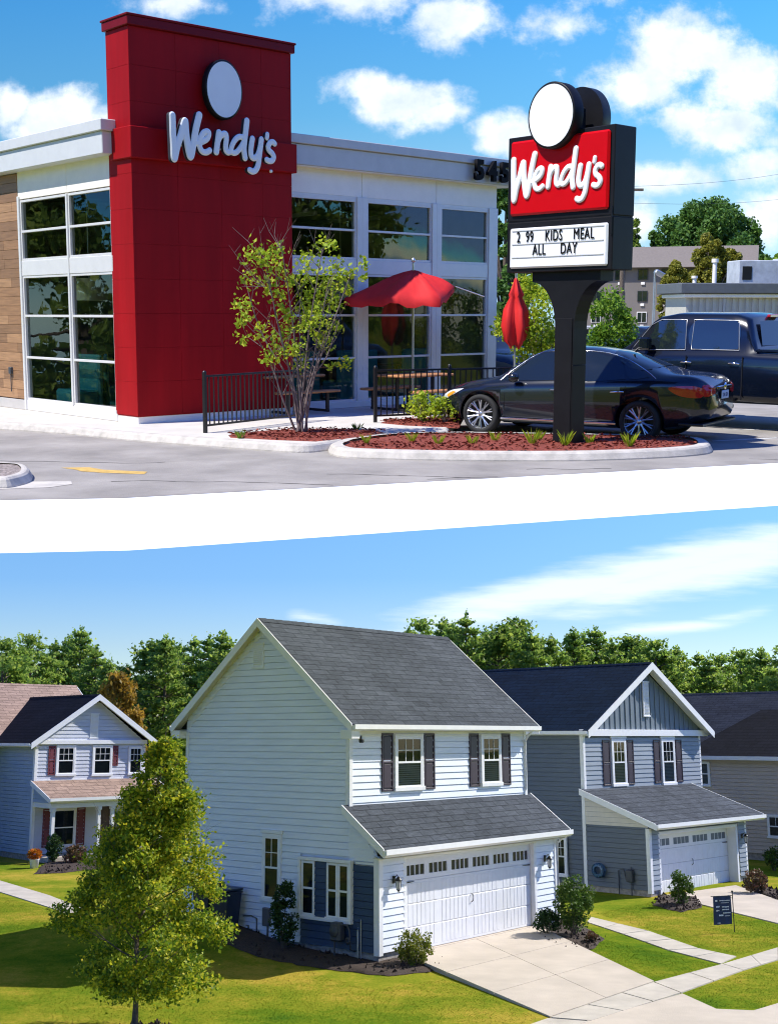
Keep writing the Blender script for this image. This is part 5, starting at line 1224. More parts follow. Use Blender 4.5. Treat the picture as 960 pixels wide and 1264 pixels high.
SS('bracket', SIGNK, bracket)
SS('post', SIGNK, lambda b: (b.bbox(-.18, .18, -.16, .16, -.1, 1.196, .008), b.bbox(-.16, .16, -.172, -.16, .02, 1.9, .004)))
px0, px1 = x0+.08, x1-.07
SS('red_panel', REDB, lambda b: b.bbox(px0, px1, -cdp/2-.05, -cdp/2+.02, 3.46, 4.575, .045))
nm2 = script_name('name_lettering', Matrix.Translation((-.10, -cdp/2-.048, 3.99)), .00214, .00193, .035, LETW, SG, LETW, mat('cream_letter_edge', (.55, .45, .42), .4))
bd = SS('message_board', BOARD, lambda b: (b.bbox(px0, px1, -cdp/2-.035, -cdp/2+.02, 2.66, 3.27, .03)))
SS('letter_rail', mat('board_rail', (.55, .56, .57), .4, var=.0), lambda b: [b.box(px0+.06, px1-.06, -cdp/2-.045, -cdp/2-.034, z, z+.014) for z in (3.225, 3.02, 2.82)], bd)
def row(words, z):
    for s, x in words:
        text_mesh('message_text', s, .235, Matrix.Translation((x-.06, -cdp/2-.047, z)), CHAR, bd, .004, .0, .64, 1.08)
row((('2', -.80), ('99', -.62), ('KIDS', -.24), ('MEAL', .30)), 3.055); row((('ALL', -.48), ('DAY', .06)), 2.855)
SS('panel_clip', SIGNK, lambda b: b.box(x1-.03, x1-.01, -cdp/2-.02, -cdp/2, 3.1, 3.5))
roundel(Matrix.Translation((-.12, -cdp/2+.02, 4.86)), .445, .48, SG, .20)
roundel(Matrix.Translation((-.12, cdp/2-.02, 4.86)) @ Matrix.Rotation(math.pi, 4, 'Z'), .445, .48, SG, .20)
SS('roundel_mount', SIGNK, lambda b: (b.bbox(-.36, .12, -.10, .10, cz1, 5.0, .02)))

# ------------------------------------------------------------------ vehicles
def prof(keys, xs): k = np.array(keys, float); return np.interp(xs, k[:, 0], k[:, 1])
def smooth_a(a, n=2):
    for _ in range(n): a = np.concatenate([[a[0]], (a[:-2]+2*a[1:-1]+a[2:])/4, [a[-1]]])
    return a
def outward(bm):
    import bmesh
    bmesh.ops.recalc_face_normals(bm, faces=bm.faces)
    if bm.calc_volume(signed=True) < 0: bmesh.ops.reverse_faces(bm, faces=bm.faces)
def car_body(spec, wheels, wr, paint, name='body'):
    xs = np.linspace(spec['x'][0], spec['x'][1], 72)
    zb, zs_, zt, wb, wt = [smooth_a(prof(spec[k], xs), spec.get('sm', 2)) for k in ('bot', 'belt', 'top', 'w', 'wt')]
    vs = []; ring = 19
    for i, x in enumerate(xs):
        b_, s_, t_, w_, q = zb[i], zs_[i], max(zt[i], zs_[i]+.015), wb[i], min(wt[i], wb[i]*.985)
        mid = (b_+s_)/2
        half = [(0, b_), (w_*.80, b_), (w_*.95, b_+.05), (w_*.985, b_+.16), (w_, mid), (w_*.992, s_-.10), (w_*.965, s_-.015), (w_*.93, s_+.012*(t_-s_ > .1)+.004), (w_*.93+(q-w_*.93)*.55, s_+(t_-s_)*.55), (q, t_-.045*min(1, (t_-s_)/.2)), (q*.86, t_-.012), (q*.45, t_+.012)]
        full = half + [(0, t_+.018)] + [(-y, z) for y, z in half[:0:-1]]
        ring = len(full); vs += [(x, y, z) for y, z in full]
    n = len(xs); fs = [(i*ring+j, i*ring+(j+1) % ring, (i+1)*ring+(j+1) % ring, (i+1)*ring+j) for i in range(n-1) for j in range(ring)]
    for e in (0, n-1):
        c = len(vs); vs.append((xs[e]+(.02 if e else -.02), 0, (zb[e]+zt[e])/2)); fs += [(e*ring+j, e*ring+(j+1) % ring, c) for j in range(ring)]
    import bmesh
    me = bpy.data.meshes.new(name); me.from_pydata(vs, [], fs)
    bm = bmesh.new(); bm.from_mesh(me); outward(bm)
    bvh = BVHTree.FromBMesh(bm); bm.to_mesh(me); bm.free()
    me.polygons.foreach_set('use_smooth', [True]*len(me.polygons)); me.materials.append(paint)
    o = bpy.data.objects.new(name, me); SC.collection.objects.link(o); cut = []
    for x in wheels:
        for s in (-1, 1):
            cb = MB(); cb.cyl((x, s*.55, wr), (x, s*1.3, wr), wr*1.19, n=36); cme = bpy.data.meshes.new('c'); cme.from_pydata(cb.v, [], cb.f)
            bm = bmesh.new(); bm.from_mesh(cme); bmesh.ops.remove_doubles(bm, verts=bm.verts, dist=1e-4); outward(bm); bm.to_mesh(cme); bm.free()
            cme.materials.append(MATS['black_metal']); co = bpy.data.objects.new('c', cme); SC.collection.objects.link(co)
            md = o.modifiers.new('b', 'BOOLEAN'); md.operation = 'DIFFERENCE'; md.object = co; md.solver = 'EXACT'; cut.append(co)
    def vol(m__):
        q = bmesh.new(); q.from_mesh(m__); v = q.calc_volume(); q.free(); return v
    v0 = vol(o.data)
    for solver in ('MANIFOLD', 'EXACT', 'FAST'):
        for md in o.modifiers:
            md.solver = solver
        dg = bpy.context.evaluated_depsgraph_get(); res = bpy.data.meshes.new_from_object(o.evaluated_get(dg)); v1 = vol(res)
        if .5*v0 < v1 < .999*v0: break
    res.name = name; print('CAR', solver, v0, v1)
    bpy.data.objects.remove(o)
    for c in cut: bpy.data.objects.remove(c)
    return res, bvh
def decal(bvh, pts, axis, sgn, off=.006, rings=6, plane=None):
    """surface patch: outline given in the two axes across `axis`, cast on the body from the side sgn"""
    ax = 'xyz'.index(axis); oth = [i for i in range(3) if i != ax]
    P = smooth_line(list(pts)+[pts[0]], 4)[:-1] if len(pts) > 2 else pts
    n = len(P); cx = sum(p[0] for p in P)/n; cy = sum(p[1] for p in P)/n; vs = []
    def cast(u, v):
        o = [0, 0, 0]; o[oth[0]], o[oth[1]] = u, v; o[ax] = sgn*6; d = [0, 0, 0]; d[ax] = -sgn
        h = bvh.ray_cast(Vector(o), Vector(d)); return (h[0]+h[1]*off*(1 if h[1].dot(Vector(d)) < 0 else -1)) if h[0] else None
    for r in range(rings):
        f = 1-r/rings
        for p in P:
            q = cast(cx+(p[0]-cx)*f, cy+(p[1]-cy)*f)
            if q is None: return None
            vs.append(tuple(q))
    vs.append(tuple(cast(cx, cy))); fs = [(r*n+i, r*n+(i+1) % n, (r+1)*n+(i+1) % n, (r+1)*n+i) for r in range(rings-1) for i in range(n)]+[((rings-1)*n+i, (rings-1)*n+(i+1) % n, len(vs)-1) for i in range(n)]
    return vs, fs
def patch(parent, name, m_, bvh, pts, axis, sgn, off=.006, rings=6):
    r = decal(bvh, pts, axis, sgn, off, rings)
    if r is None: return None
    b = MB(); b.smooth = True; b.add(*r); return b.build(name, m_, parent)
PAINT = mat('black_car_paint', (.007, .010, .017), .2, .0, var=.0, coat=.75, spec=.35)
PAINTB = mat('dark_blue_paint', (.003, .006, .015), .2, .0, var=.0, coat=.6, spec=.35)
CGL = mat('car_glass', (.010, .016, .022), .03, var=.0, spec=.9)
CHROME = mat('chrome', (.8, .8, .82), .12, 1.0, var=.0)
RIM = mat('alloy_rim', (.55, .56, .58), .28, .9, var=.05)
TYRE = mat('tyre_rubber', (.018, .018, .018), .8, var=.2)
TAIL = mat('red_tail_lens', (.42, .01, .015), .12, var=.1, coat=.6)
HEADL = mat('clear_lens', (.7, .72, .75), .1, var=.1, coat=.6); AMBER = mat('amber_lens', (.8, .32, .03), .2)
def wheel(t, x, y, r, side, spokes=10, w_=.22):
    b = MB(); b.lathe([(r*.76, -w_/2), (r*.95, -w_/2), (r, -w_/2+.03), (r, w_/2-.03), (r*.95, w_/2), (r*.76, w_/2), (r*.74, w_/2-.03), (r*.74, -w_/2+.03), (r*.76, -w_/2)], 40, 'y', (x, y, r)); wl = b.build('wheel', TYRE, t)
    b = MB(); yo = y+side*w_*.32
    b.lathe([(r*.77, side*w_*.46), (r*.72, side*w_*.40), (r*.70, 0)], 40, 'y', (x, y, r))
    for k in range(spokes):
        for dl in (-.26, .26):
            a = 2*math.pi*k/spokes; c0 = (x+math.cos(a)*r*.12, yo+side*.0, r+math.sin(a)*r*.12); c1 = (x+math.cos(a+dl*1.6)*r*.72, yo+side*.03, r+math.sin(a+dl*1.6)*r*.72); b.cyl(c0, c1, .016, .011, 6)
    b.lathe([(0, side*w_*.40), (r*.13, side*w_*.38), (r*.17, side*w_*.30)], 16, 'y', (x, y, r)); b.build('rim', RIM, wl)
    b = MB(); b.lathe([(0, 0), (r*.70, 0)], 24, 'y', (x, y, r)); b.build('brake', BLK, wl)
SED = dict(x=(-2.42, 2.42), bot=[(-2.42, .42), (-2.1, .26), (-1.7, .2), (1.9, .2), (2.3, .24), (2.42, .34)],
  belt=[(-2.42, .86), (-2.2, .97), (-1.7, 1.0), (-.9, .975), (0, .93), (.9, .89), (1.5, .84), (2.0, .76), (2.25, .66), (2.42, .54)],
  top=[(-2.42, .90), (-2.34, 1.02), (-2.15, 1.08), (-1.7, 1.11), (-1.5, 1.17), (-.85, 1.40), (-.4, 1.475), (.1, 1.485), (.45, 1.44), (.9, 1.20), (1.15, 1.02), (1.3, .965), (1.8, .88), (2.15, .76), (2.35, .65), (2.42, .57)],
  w=[(-2.42, .62), (-2.32, .76), (-2.1, .85), (-1.6, .92), (0, .93), (1.4, .92), (1.9, .87), (2.2, .76), (2.36, .62), (2.42, .5)],
  wt=[(-2.42, .6), (-2.2, .72), (-1.7, .70), (-1.2, .60), (-.5, .56), (.2, .57), (.7, .60), (1.15, .70), (1.8, .72), (2.3, .56), (2.42, .44)])
def sedan(loc, rz, label):
    t = thing('parked_car', loc, rz, label, 'car', 'vehicles in the car park'); wh = (-1.38, 1.45); wr = .335
    me, bvh = car_body(SED, wh, wr, PAINT); body = link('body', me, t)
    for x in wh:
        for s in (-1, 1): wheel(t, x, s*.80, wr, s)
    for s in (-1, 1):
        # side glass, pillars left between
        patch(t, 'side_window', CGL, bvh, [(-.28, .965), (.98, .925), (.86, 1.08), (.50, 1.33), (.2, 1.395), (-.26, 1.40)], 'y', s)
        patch(t, 'side_window', CGL, bvh, [(-1.12, 1.0), (-.34, .97), (-.32, 1.395), (-.62, 1.37), (-.95, 1.28)], 'y', s)
        patch(t, 'side_window', CGL, bvh, [(-1.50, 1.04), (-1.18, 1.01), (-1.03, 1.25), (-1.25, 1.17)], 'y', s)
        b = MB(); pts = []
        for x, z in [(1.10, .915), (.92, 1.10), (.56, 1.36), (.2, 1.425), (-.3, 1.435), (-.72, 1.40), (-1.08, 1.29), (-1.42, 1.13), (-1.62, 1.02)]:
            h = bvh.ray_cast(Vector((x, s*6, z)), Vector((0, -s, 0)))
            if h[0]: pts.append(h[0]+Vector((0, s*.006, 0)))
        b.tube(smooth_line([tuple(p) for p in pts], 3), .009, 5); b.build('chrome_trim', CHROME, body)
        b = MB(); b.bbox(-1.0, 1.05, s*.915-.012, s*.915+.012, .27, .30, .004); b.build('chrome_strip', CHROME, body)
        for x in (-1.0, .05):
            b = MB(); b.tube([(x-.12, s*.925, .80), (x-.08, s*.955, .805), (x+.06, s*.955, .80), (x+.10, s*.925, .795)], .013, 6); b.build('door_handle', CHROME, t)
        b = MB(); b.lathe([(0, -.1), (.06, -.08), (.085, 0), (.07, .06), (0, .08)], 12, 'x', (.78, s*1.0, .98)); b.build('mirror', PAINT, t)
        patch(t, 'tail_light', TAIL, bvh, [(-2.36, .86), (-2.30, .74), (-2.0, .77), (-1.84, .89), (-2.2, .92)], 'y', s, .008)
        patch(t, 'headlight', HEADL, bvh, [(1.78, .76), (2.2, .56), (2.26, .62), (2.05, .72)], 'y', s, .008); patch(t, 'indicator', AMBER, bvh, [(1.95, .69), (2.12, .60), (2.15, .64), (2.02, .70)], 'y', s, .014)
        for x in (-.31, .98, -1.15):   # door seams
            b = MB(); pp = []
            for z in (.30, .5, .7, .9): 
                h = bvh.ray_cast(Vector((x+.02*(z-.5), s*6, z)), Vector((0, -s, 0)))
                if h[0]: pp.append(h[0]+Vector((0, s*.001, 0)))
            if len(pp) > 2: b.tube(pp, .007, 4); b.build('door_seam', BLK, body)
    patch(t, 'rear_window', CGL, bvh, [(-1.46, -.62), (-1.46, .62), (-.80, .50), (-.80, -.50)], 'z', 1, .008)
    patch(t, 'windscreen', CGL, bvh, [(.62, -.52), (.62, .52), (1.12, .66), (1.12, -.66)], 'z', 1, .008)
    patch(t, 'tail_light', TAIL, bvh, [(-.70, .76), (-.40, .80), (-.42, .90), (-.68, .93)], 'x', -1, .008); patch(t, 'tail_light', TAIL, bvh, [(.40, .80), (.70, .76), (.68, .93), (.42, .90)], 'x', -1, .008)
    b = MB(); b.bbox(-2.47, -2.43, -.36, .36, .86, .91, .01); b.lathe([(0, 0), (.05, .005), (.06, .02)], 14, 'x', (-2.485, 0, .90)); b.build('trunk_trim', CHROME, t)
    b = MB(); b.bbox(-2.475, -2.455, -.17, .17, .70, .83, .006); pl = b.build('number_plate', mat('plate_blue_white', (.55, .66, .80), .5, var=.1), t)
    text_mesh('plate_text', 'DA  S38', .085, Matrix.Translation((-2.478, .14, .735)) @ Matrix.Rotation(R(-90), 4, 'Z'), mat('plate_ink', (.03, .06, .2), .5), pl, .001, .001, .8)
    b = MB(); b.tube([(-.95, 0, 1.42), (-1.0, 0, 1.47), (-1.06, 0, 1.48)], [.03, .015, .004], 6); b.build('antenna', BLK, t)
    b = MB(); b.bbox(-2.40, -2.0, -.86, .86, .30, .34, .01); b.build('bumper_lip', BLK, t)
    return t
TRK = dict(x=(-2.95, 2.75), bot=[(-2.95, .55), (-2.8, .45), (2.4, .42), (2.75, .5)], belt=[(-2.95, 1.24), (-.9, 1.27), (.5, 1.25), (1.3, 1.22), (2.3, 1.14), (2.75, .95)],
  top=[(-2.95, 1.29), (-1.02, 1.31), (-1.0, 1.31), (-.86, 1.86), (-.6, 1.93), (.5, 1.94), (.85, 1.88), (1.45, 1.36), (1.6, 1.30), (2.4, 1.20), (2.75, 1.0)],
  w=[(-2.95, .93), (-2.8, .97), (2.3, .97), (2.6, .92), (2.75, .80)], wt=[(-2.95, .9), (-1.05, .9), (-.85, .80), (.7, .80), (1.5, .86), (2.75, .8)], sm=0)
def pickup(loc, rz, label):
    t = thing('pickup_truck', loc, rz, label, 'pickup truck', 'vehicles in the car park'); wh = (-1.95, 1.75); wr = .40
    me, bvh = car_body(TRK, wh, wr, PAINTB); body = link('body', me, t)
    for x in wh:
        for s in (-1, 1): wheel(t, x, s*.84, wr, s, 6, .27)
    for s in (-1, 1):
        patch(t, 'side_window', CGL, bvh, [(.27, 1.33), (1.28, 1.31), (.92, 1.72), (.76, 1.80), (.30, 1.80)], 'y', s); patch(t, 'side_window', CGL, bvh, [(-.72, 1.34), (.12, 1.34), (.12, 1.80), (-.66, 1.79)], 'y', s)
        for loop in ([(.25, 1.31), (1.31, 1.29), (.95, 1.73), (.76, 1.82), (.28, 1.82), (.25, 1.31)], [(-.74, 1.32), (.14, 1.32), (.14, 1.82), (-.68, 1.81), (-.74, 1.32)]):
            pp = []
            for (p0, p1) in zip(loop[:-1], loop[1:]):
                for f in (0, .25, .5, .75):
                    u, v = p0[0]+(p1[0]-p0[0])*f, p0[1]+(p1[1]-p0[1])*f; h = bvh.ray_cast(Vector((u, s*6, v)), Vector((0, -s, 0)))
                    if h[0]: pp.append(h[0]+Vector((0, s*.004, 0)))
            b = MB(); b.tube(pp+pp[:1], .010, 4); b.build('window_trim', STEEL, body)
        for x in (.10, -.78):
            b = MB(); b.tube([(x, s*.965, 1.10), (x+.03, s*1.0, 1.11), (x+.16, s*1.0, 1.11), (x+.19, s*.965, 1.10)], .016, 6); b.build('door_handle', CHROME, t)
        b = MB(); b.bbox(.86, 1.06, s*1.02-.07, s*1.02+.07, 1.30, 1.52, .03); b.build('mirror', PAINTB, t)
        b = MB(); b.bbox(-.7, 1.2, s*.96-.05, s*.96+.05, .36, .44, .02); b.build('side_step', BLK, t)
        patch(t, 'tail_light', TAIL, bvh, [(-2.93, .85), (-2.80, .85), (-2.80, 1.22), (-2.93, 1.22)], 'y', s)
        for x in (.19, -.84, 1.25):
            b = MB(); b.box(x-.009, x+.009, s*.972-.006, s*.972+.006, .5, 1.22); b.build('door_seam', BLK, body)
    b = MB(); b.quad((-.97, -.60, 1.40), (-.97, .60, 1.40), (-.885, .56, 1.80), (-.885, -.56, 1.80)); b.T = Matrix.Translation((-.03, 0, 0)); b.v = [(x-.03, y, z) for x, y, z in b.v]; b.build('rear_window', CGL, t)
    b = MB(); b.bbox(-.90, -.84, -.16, .16, 1.86, 1.91, .01); b.build('brake_light', TAIL, t)
    b = MB(); b.bbox(-2.93, -1.04, .80, .93, 1.30, 1.345, .01); b.bbox(-2.93, -1.04, -.93, -.80, 1.30, 1.345, .01); b.bbox(-1.06, -1.0, -.8, .8, 1.30, 1.35, .01); b.build('bed_rail', CHROME if False else PAINTB, t)
    return t
SUVS = dict(x=(-2.3, 2.3), bot=[(-2.3, .45), (-2.0, .32), (2.0, .32), (2.3, .4)], belt=[(-2.3, 1.05), (0, 1.08), (1.2, 1.03), (2.3, .8)],
  top=[(-2.3, 1.1), (-2.25, 1.25), (-2.0, 1.68), (-1.4, 1.76), (.3, 1.76), (.6, 1.70), (1.2, 1.15), (2.0, 1.02), (2.3, .85)], w=[(-2.3, .8), (-2.0, .92), (1.8, .93), (2.3, .7)], wt=[(-2.3, .75), (-2.0, .66), (.4, .66), (1.2, .78), (2.3, .6)])
def suv(loc, rz, label):
    t = thing('parked_car', loc, rz, label, 'car', 'vehicles in the car park'); wh = (-1.4, 1.4); wr = .36
    me, bvh = car_body(SUVS, wh, wr, PAINT); link('body', me, t)
    for x in wh:
        for s in (-1, 1): wheel(t, x, s*.80, wr, s, 6)
    for s in (-1, 1):
        patch(t, 'side_window', CGL, bvh, [(-1.9, 1.18), (1.0, 1.12), (.55, 1.58), (.2, 1.64), (-1.7, 1.62)], 'y', s); patch(t, 'tail_light', TAIL, bvh, [(-2.26, .95), (-2.05, .95), (-2.02, 1.3), (-2.18, 1.3)], 'y', s)
        b = MB(); b.bbox(.85, 1.0, s*1.0-.08, s*1.0+.08, 1.08, 1.22, .03); b.build('mirror', PAINT, t)
    b = MB(); b.bbox(-2.05, -1.98, -.2, .2, 1.66, 1.70, .01); b.build('brake_light', TAIL, t)
    patch(t, 'rear_window', CGL, bvh, [(-.6, 1.15), (.6, 1.15), (.55, 1.55), (-.55, 1.55)], 'x', -1, .01); patch(t, 'tail_light', TAIL, bvh, [(.62, .95), (.78, .95), (.74, 1.28), (.62, 1.28)], 'x', -1); patch(t, 'tail_light', TAIL, bvh, [(-.78, .95), (-.62, .95), (-.62, 1.28), (-.74, 1.28)], 'x', -1)
    return t
# the saloon: near-side wheels stand at photo points (595, 537) and (768, 543)
w1, w2 = Vector(U(597, 537, ZA)), Vector(U(769, 544.5, ZA)); dv = (w1-w2); yaw = math.atan2(dv.y, dv.x); yaw = math.pi-R(33)
c_ = (w1+w2)/2+Vector((.10, 0)); nv = Vector((-math.sin(yaw), math.cos(yaw)))   # left side of the car faces the viewer when it heads away left
sgn = 1 if nv.y < 0 else -1
SED_S = 1.03
cc = c_ - nv*sgn*.90*SED_S
s1 = sedan((cc.x, cc.y, ZA), yaw, 'black saloon with silver mesh wheels parked behind the black sign post'); s1.scale = (SED_S,)*3
t1 = pickup((6.85, 23.3, ZA), math.pi-R(44), 'dark blue crew cab pickup truck cut off by the right edge of the photo'); t1.scale = (1.09,)*3
suv((UPD(772, 415, 33)[0], 33, ZA), math.pi-R(66), 'dark estate car seen from behind, between the bush and the pickup truck')
s3 = suv((UPD(604, 440, 33)[0]-.5, 33, ZA), -R(52), 'dark car facing the patio, half hidden by the corner of the restaurant')

# ------------------------------------------------------------------ patio
def railing(A, B, label, posts):
    A, B = Vector(A), Vector(B); Ls = (B-A).length; t = thing('patio_railing', (A.x, A.y, 0), math.atan2((B-A).y, (B-A).x), label, 'railing', 'black patio railings')
    for p in posts:
        b = MB(); b.bbox(p*Ls-.03, p*Ls+.03, -.03, .03, -.02, 1.0, .006); b.lathe([(.035, 1.0), (.035, 1.015), (0, 1.04)], 8, 'z', (p*Ls, 0, 0)); b.build('post', BLK, t)
    b = MB(); b.bbox(0, Ls, -.018, .018, .92, .955, .004); b.bbox(0, Ls, -.016, .016, .10, .135, .004); b.build('rail', BLK, t)
    n = int(Ls/.115); b = MB()
    for i in range(1, n): x = Ls*i/n; b.box(x-.009, x+.009, -.009, .009, .13, .925)
    b.build('balusters', BLK, t); return t
railing(U(253.5, 534), U(372, 519.5), 'black metal railing by the red tower, behind the sapling', (0, .98)); 
railing(U(463, 521), U(640, 514), 'black metal railing between the open umbrella and the black saloon', (0, .5, 1))
def picnic(loc, rz, label):
    t = thing('picnic_table', loc, rz, label, 'picnic table', 'patio tables'); 
    b = MB(); b.bbox(-.75, .75, -.38, .38, .71, .76, .02); b.build('table_top', WOODB, t)
    for y in (-.72, .72):
        b = MB(); b.bbox(-.75, .75, y-.14, y+.14, .42, .47, .02); b.build('bench', WOODB, t)
    b = MB()
    for x in (-.5, .5):
        b.bbox(x-.03, x+.03, -.76, .76, .03, .08, .006); b.bbox(x-.03, x+.03, -.03, .03, .08, .71, .006)
        for y in (-.72, .72): b.bbox(x-.03, x+.03, y-.03, y+.03, .08, .42, .006)
    b.build('frame', BLK, t); return t
picnic((*U(352, 509), 0), RA, 'wooden topped patio table beside the red tower, seen through the sapling')
picnic((*U(512, 507.5), 0), RA, 'wooden topped patio table under the open red umbrella')
REDC = mat('red_umbrella_cloth', (.62, .012, .012), .75, var=.08, scale=3)
POLE = mat('aluminium_pole', (.55, .56, .58), .3, .8)
up_ = U(509, 504)
t = thing('patio_umbrella', (*up_, 0), 0, 'half collapsed red umbrella standing open over the patio table', 'umbrella', 'red patio umbrellas')
apex = Vector((0, 0, 2.86)); tips = [(-1.42, -.15, 2.27), (-.5, -.75, 2.30), (.52, -.7, 2.26), (.84, -.1, 2.52), (.5, .7, 2.40), (-.7, .8, 2.36)]
b = MB(); b.smooth = True; K = 6; n = len(tips); Mv = []; kk = 7
for i in range(n):
    p, q = Vector(tips[i]), Vector(tips[(i+1) % n])
    for j in range(K):
        f = j/K; e = p.lerp(q, f); sag = math.sin(f*math.pi)*.5
        for r in range(1, kk+1):
            g = r/kk; v = apex.lerp(e, g); v.z += .05*math.sin(g*math.pi)-.12*sag*g + .02*math.sin(i*5+j*2.1+r); v.x -= e.x*.10*sag*g; v.y -= e.y*.10*sag*g; Mv.append(tuple(v))
N = n*K; Mv.append(tuple(apex)); fs = [(i*kk+r, ((i+1) % N)*kk+r, ((i+1) % N)*kk+r+1, i*kk+r+1) for i in range(N) for r in range(kk-1)]+[(N*kk, i*kk, ((i+1) % N)*kk) for i in range(N)]
base = len(Mv); Mv += [(x, y, z-.13-.02*math.sin(i*1.7)) for i, (x, y, z) in enumerate([Mv[i*kk+kk-1] for i in range(N)])]; fs += [(i*kk+kk-1, ((i+1) % N)*kk+kk-1, base+(i+1) % N, base+i) for i in range(N)]
b.add(Mv, fs); b.build('canopy', REDC, t)
b = MB(); b.cyl((0, 0, 0), (0, 0, 3.0), .024, n=10); b.lathe([(0, 3.0), (.04, 3.02), (.045, 3.06), (.02, 3.1), (0, 3.11)], 10); b.build('pole', POLE, t)
b = MB()
for tp in tips: b.cyl((0, 0, 2.85), (tp[0]*.97, tp[1]*.97, tp[2]-.02), .008, n=5)
b.cyl((.86, -.1, 2.52), (1.45, -.2, 2.31), .012, n=6); b.build('rib', POLE, t)
b = MB(); b.lathe([(0, 0), (.3, .02), (.3, .07), (.05, .1)], 16); b.build('base', BLK, t)
def closed_umbrella(loc, label, top, w_, bot):
    t = thing('patio_umbrella', loc, .3, label, 'umbrella', 'red patio umbrellas'); n = 32; zs = [bot, bot+.12, bot+.45, bot+.8, bot+1.05, bot+1.12, top-.25, top-.05, top]; rs = [.35, .75, 1.0, .85, .45, .55, .35, .12, .03]; vs = []
    for k, (z, r) in enumerate(zip(zs, rs)):
        for i in range(n):
            a = 2*math.pi*i/n; q = w_*r*(1+.38*math.cos(a*5+k*.35)); vs.append((q*math.cos(a), q*math.sin(a), z+.05*math.cos(a*3)*(k < 2)))
    b = MB(); b.smooth = True; b.add(vs, [(r*n+i, r*n+(i+1) % n, (r+1)*n+(i+1) % n, (r+1)*n+i) for r in range(len(zs)-1) for i in range(n)]); b.build('canopy', REDC, t)
    b = MB(); b.cyl((0, 0, 0), (0, 0, top+.1), .024); b.build('pole', POLE, t); b = MB(); b.lathe([(0, 0), (.3, .02), (.3, .07), (.05, .1)], 16); b.build('base', BLK, t); return t
uq = U(634, 500); closed_umbrella((*uq, 0), 'closed red umbrella hanging past the right end of the restaurant', 2.75, .24, 1.25)
uq = U(357, 505); closed_umbrella((*uq, 0), 'closed red umbrella behind the sapling at the edge of the red tower', 2.75, .22, 1.1)

# ------------------------------------------------------------------ plants
LIME = leafmat('lime_leaf', [(.14, .26, .014), (.34, .46, .024), (.60, .62, .045)], .45)
LIMEG = leafmat('fresh_green_leaf', [(.06, .15, .014), (.15, .29, .025), (.32, .45, .04)], .4)
TWIG = mat('grey_twig', (.17, .13, .12), .9, var=.3, scale=10)
def sapling():
    bx, by = U(372, 536); t = thing('sapling', (bx, by), 0, 'many stemmed sapling with sparse lime leaves and bare reddish twigs in red mulch', 'tree')
    ppm = F/ by; g = np.random.default_rng(5); rg = random.Random(5); b = MB(); C_ = []
    def P(px, py): return ((px-372)/ppm, (536-py)/ppm*1.0)
    stems = [((355, 470), (322, 410), (300, 340)), ((360, 460), (345, 400), (330, 320)), ((366, 455), (360, 380), (348, 300)), ((372, 450), (372, 370), (385, 320)), ((378, 455), (385, 400), (398, 310)), ((382, 460), (398, 400), (410, 345)), ((388, 465), (412, 400), (435, 340)), ((384, 470), (405, 440), (418, 395)), ((350, 490), (338, 450), (322, 418)), ((376, 480), (380, 420), (366, 350)), ((362, 480), (352, 430), (340, 380)), ((380, 490), (392, 450), (402, 410))]
    for s_ in stems:
        dy = rg.uniform(-.45, .45); pts = [(rg.uniform(-.09, .09), rg.uniform(-.07, .07), 0)]
        for k, (px, py) in enumerate(s_): x, z = P(px, py); pts.append((x+rg.uniform(-.03, .03), dy*(k+1)/3, z))
        b.tube(smooth_line(pts, 4), list(np.linspace(.021, .005, 4*3+1)), 6)
        for _ in range(6):
            k = rg.randrange(1, 3); a = Vector(pts[k]).lerp(Vector(pts[k+1]), rg.random()); d = Vector((rg.uniform(-.8, .8), rg.uniform(-.5, .5), rg.uniform(.3, .9)))
            q = a+d*.35; r_ = q+Vector((d.x*.2+rg.uniform(-.1, .1), d.y*.2, .22)); b.tube([a, q, r_], [.007, .004, .002], 4); b.tube([q, q+Vector((rg.uniform(-.2, .2), rg.uniform(-.1, .1), .2))], [.003, .0015], 4)
    for px, py in ((285, 305), (298, 318), (322, 283), (316, 300), (345, 292), (372, 288), (352, 300), (300, 355), (290, 332)):    # bare reddish twigs at the top left
        x, z = P(px, py); x2, z2 = P(330+(px-300)*.3, 355); b.tube([(x2, 0, z2), ((x+x2)/2-.03, .05, (z+z2)/2), (x, .1, z)], [.007, .004, .0015], 4)
        for _ in range(3): f = rg.uniform(.4, .9); a = Vector((x2+(x-x2)*f, .07, z2+(z-z2)*f)); b.tube([a, a+Vector((rg.uniform(-.15, .15), rg.uniform(-.1, .1), rg.uniform(.08, .22)))], [.003, .001], 4)
    b.build('trunk', TWIG, t)
    cl = [(318, 318, 20), (335, 322, 20), (345, 335, 18), (310, 347, 15), (330, 352, 14), (300, 378, 18), (306, 392, 10), (296, 398, 8), (340, 365, 16), (350, 385, 16), (322, 408, 15), (300, 418, 10), (345, 418, 20), (335, 440, 16), (352, 436, 16), (368, 430, 14), (372, 448, 12), (380, 340, 20), (398, 305, 13), (412, 308, 10), (420, 345, 20), (405, 352, 22), (388, 362, 22), (378, 380, 18), (395, 385, 22), (385, 402, 22), (405, 400, 18), (398, 422, 18), (412, 330, 16), (436, 340, 10), (450, 328, 9), (448, 345, 7), (430, 362, 10), (412, 372, 14), (420, 405, 8), (425, 448, 12), (410, 452, 8), (375, 320, 12), (362, 400, 14), (360, 350, 12), (342, 310, 12)]
    for px, py, r in cl:
        x, z = P(px, py); r = r/ppm*.85; n = int(60*(r*ppm/14)**2)+12; q = g.normal(size=(n, 3))*.5; C_.append(np.array([x, g.uniform(-.35, .35), z])+q*r)
    leaf_mesh('foliage', np.concatenate(C_), .062, LIME, t, 6, .4); return t
sapling()
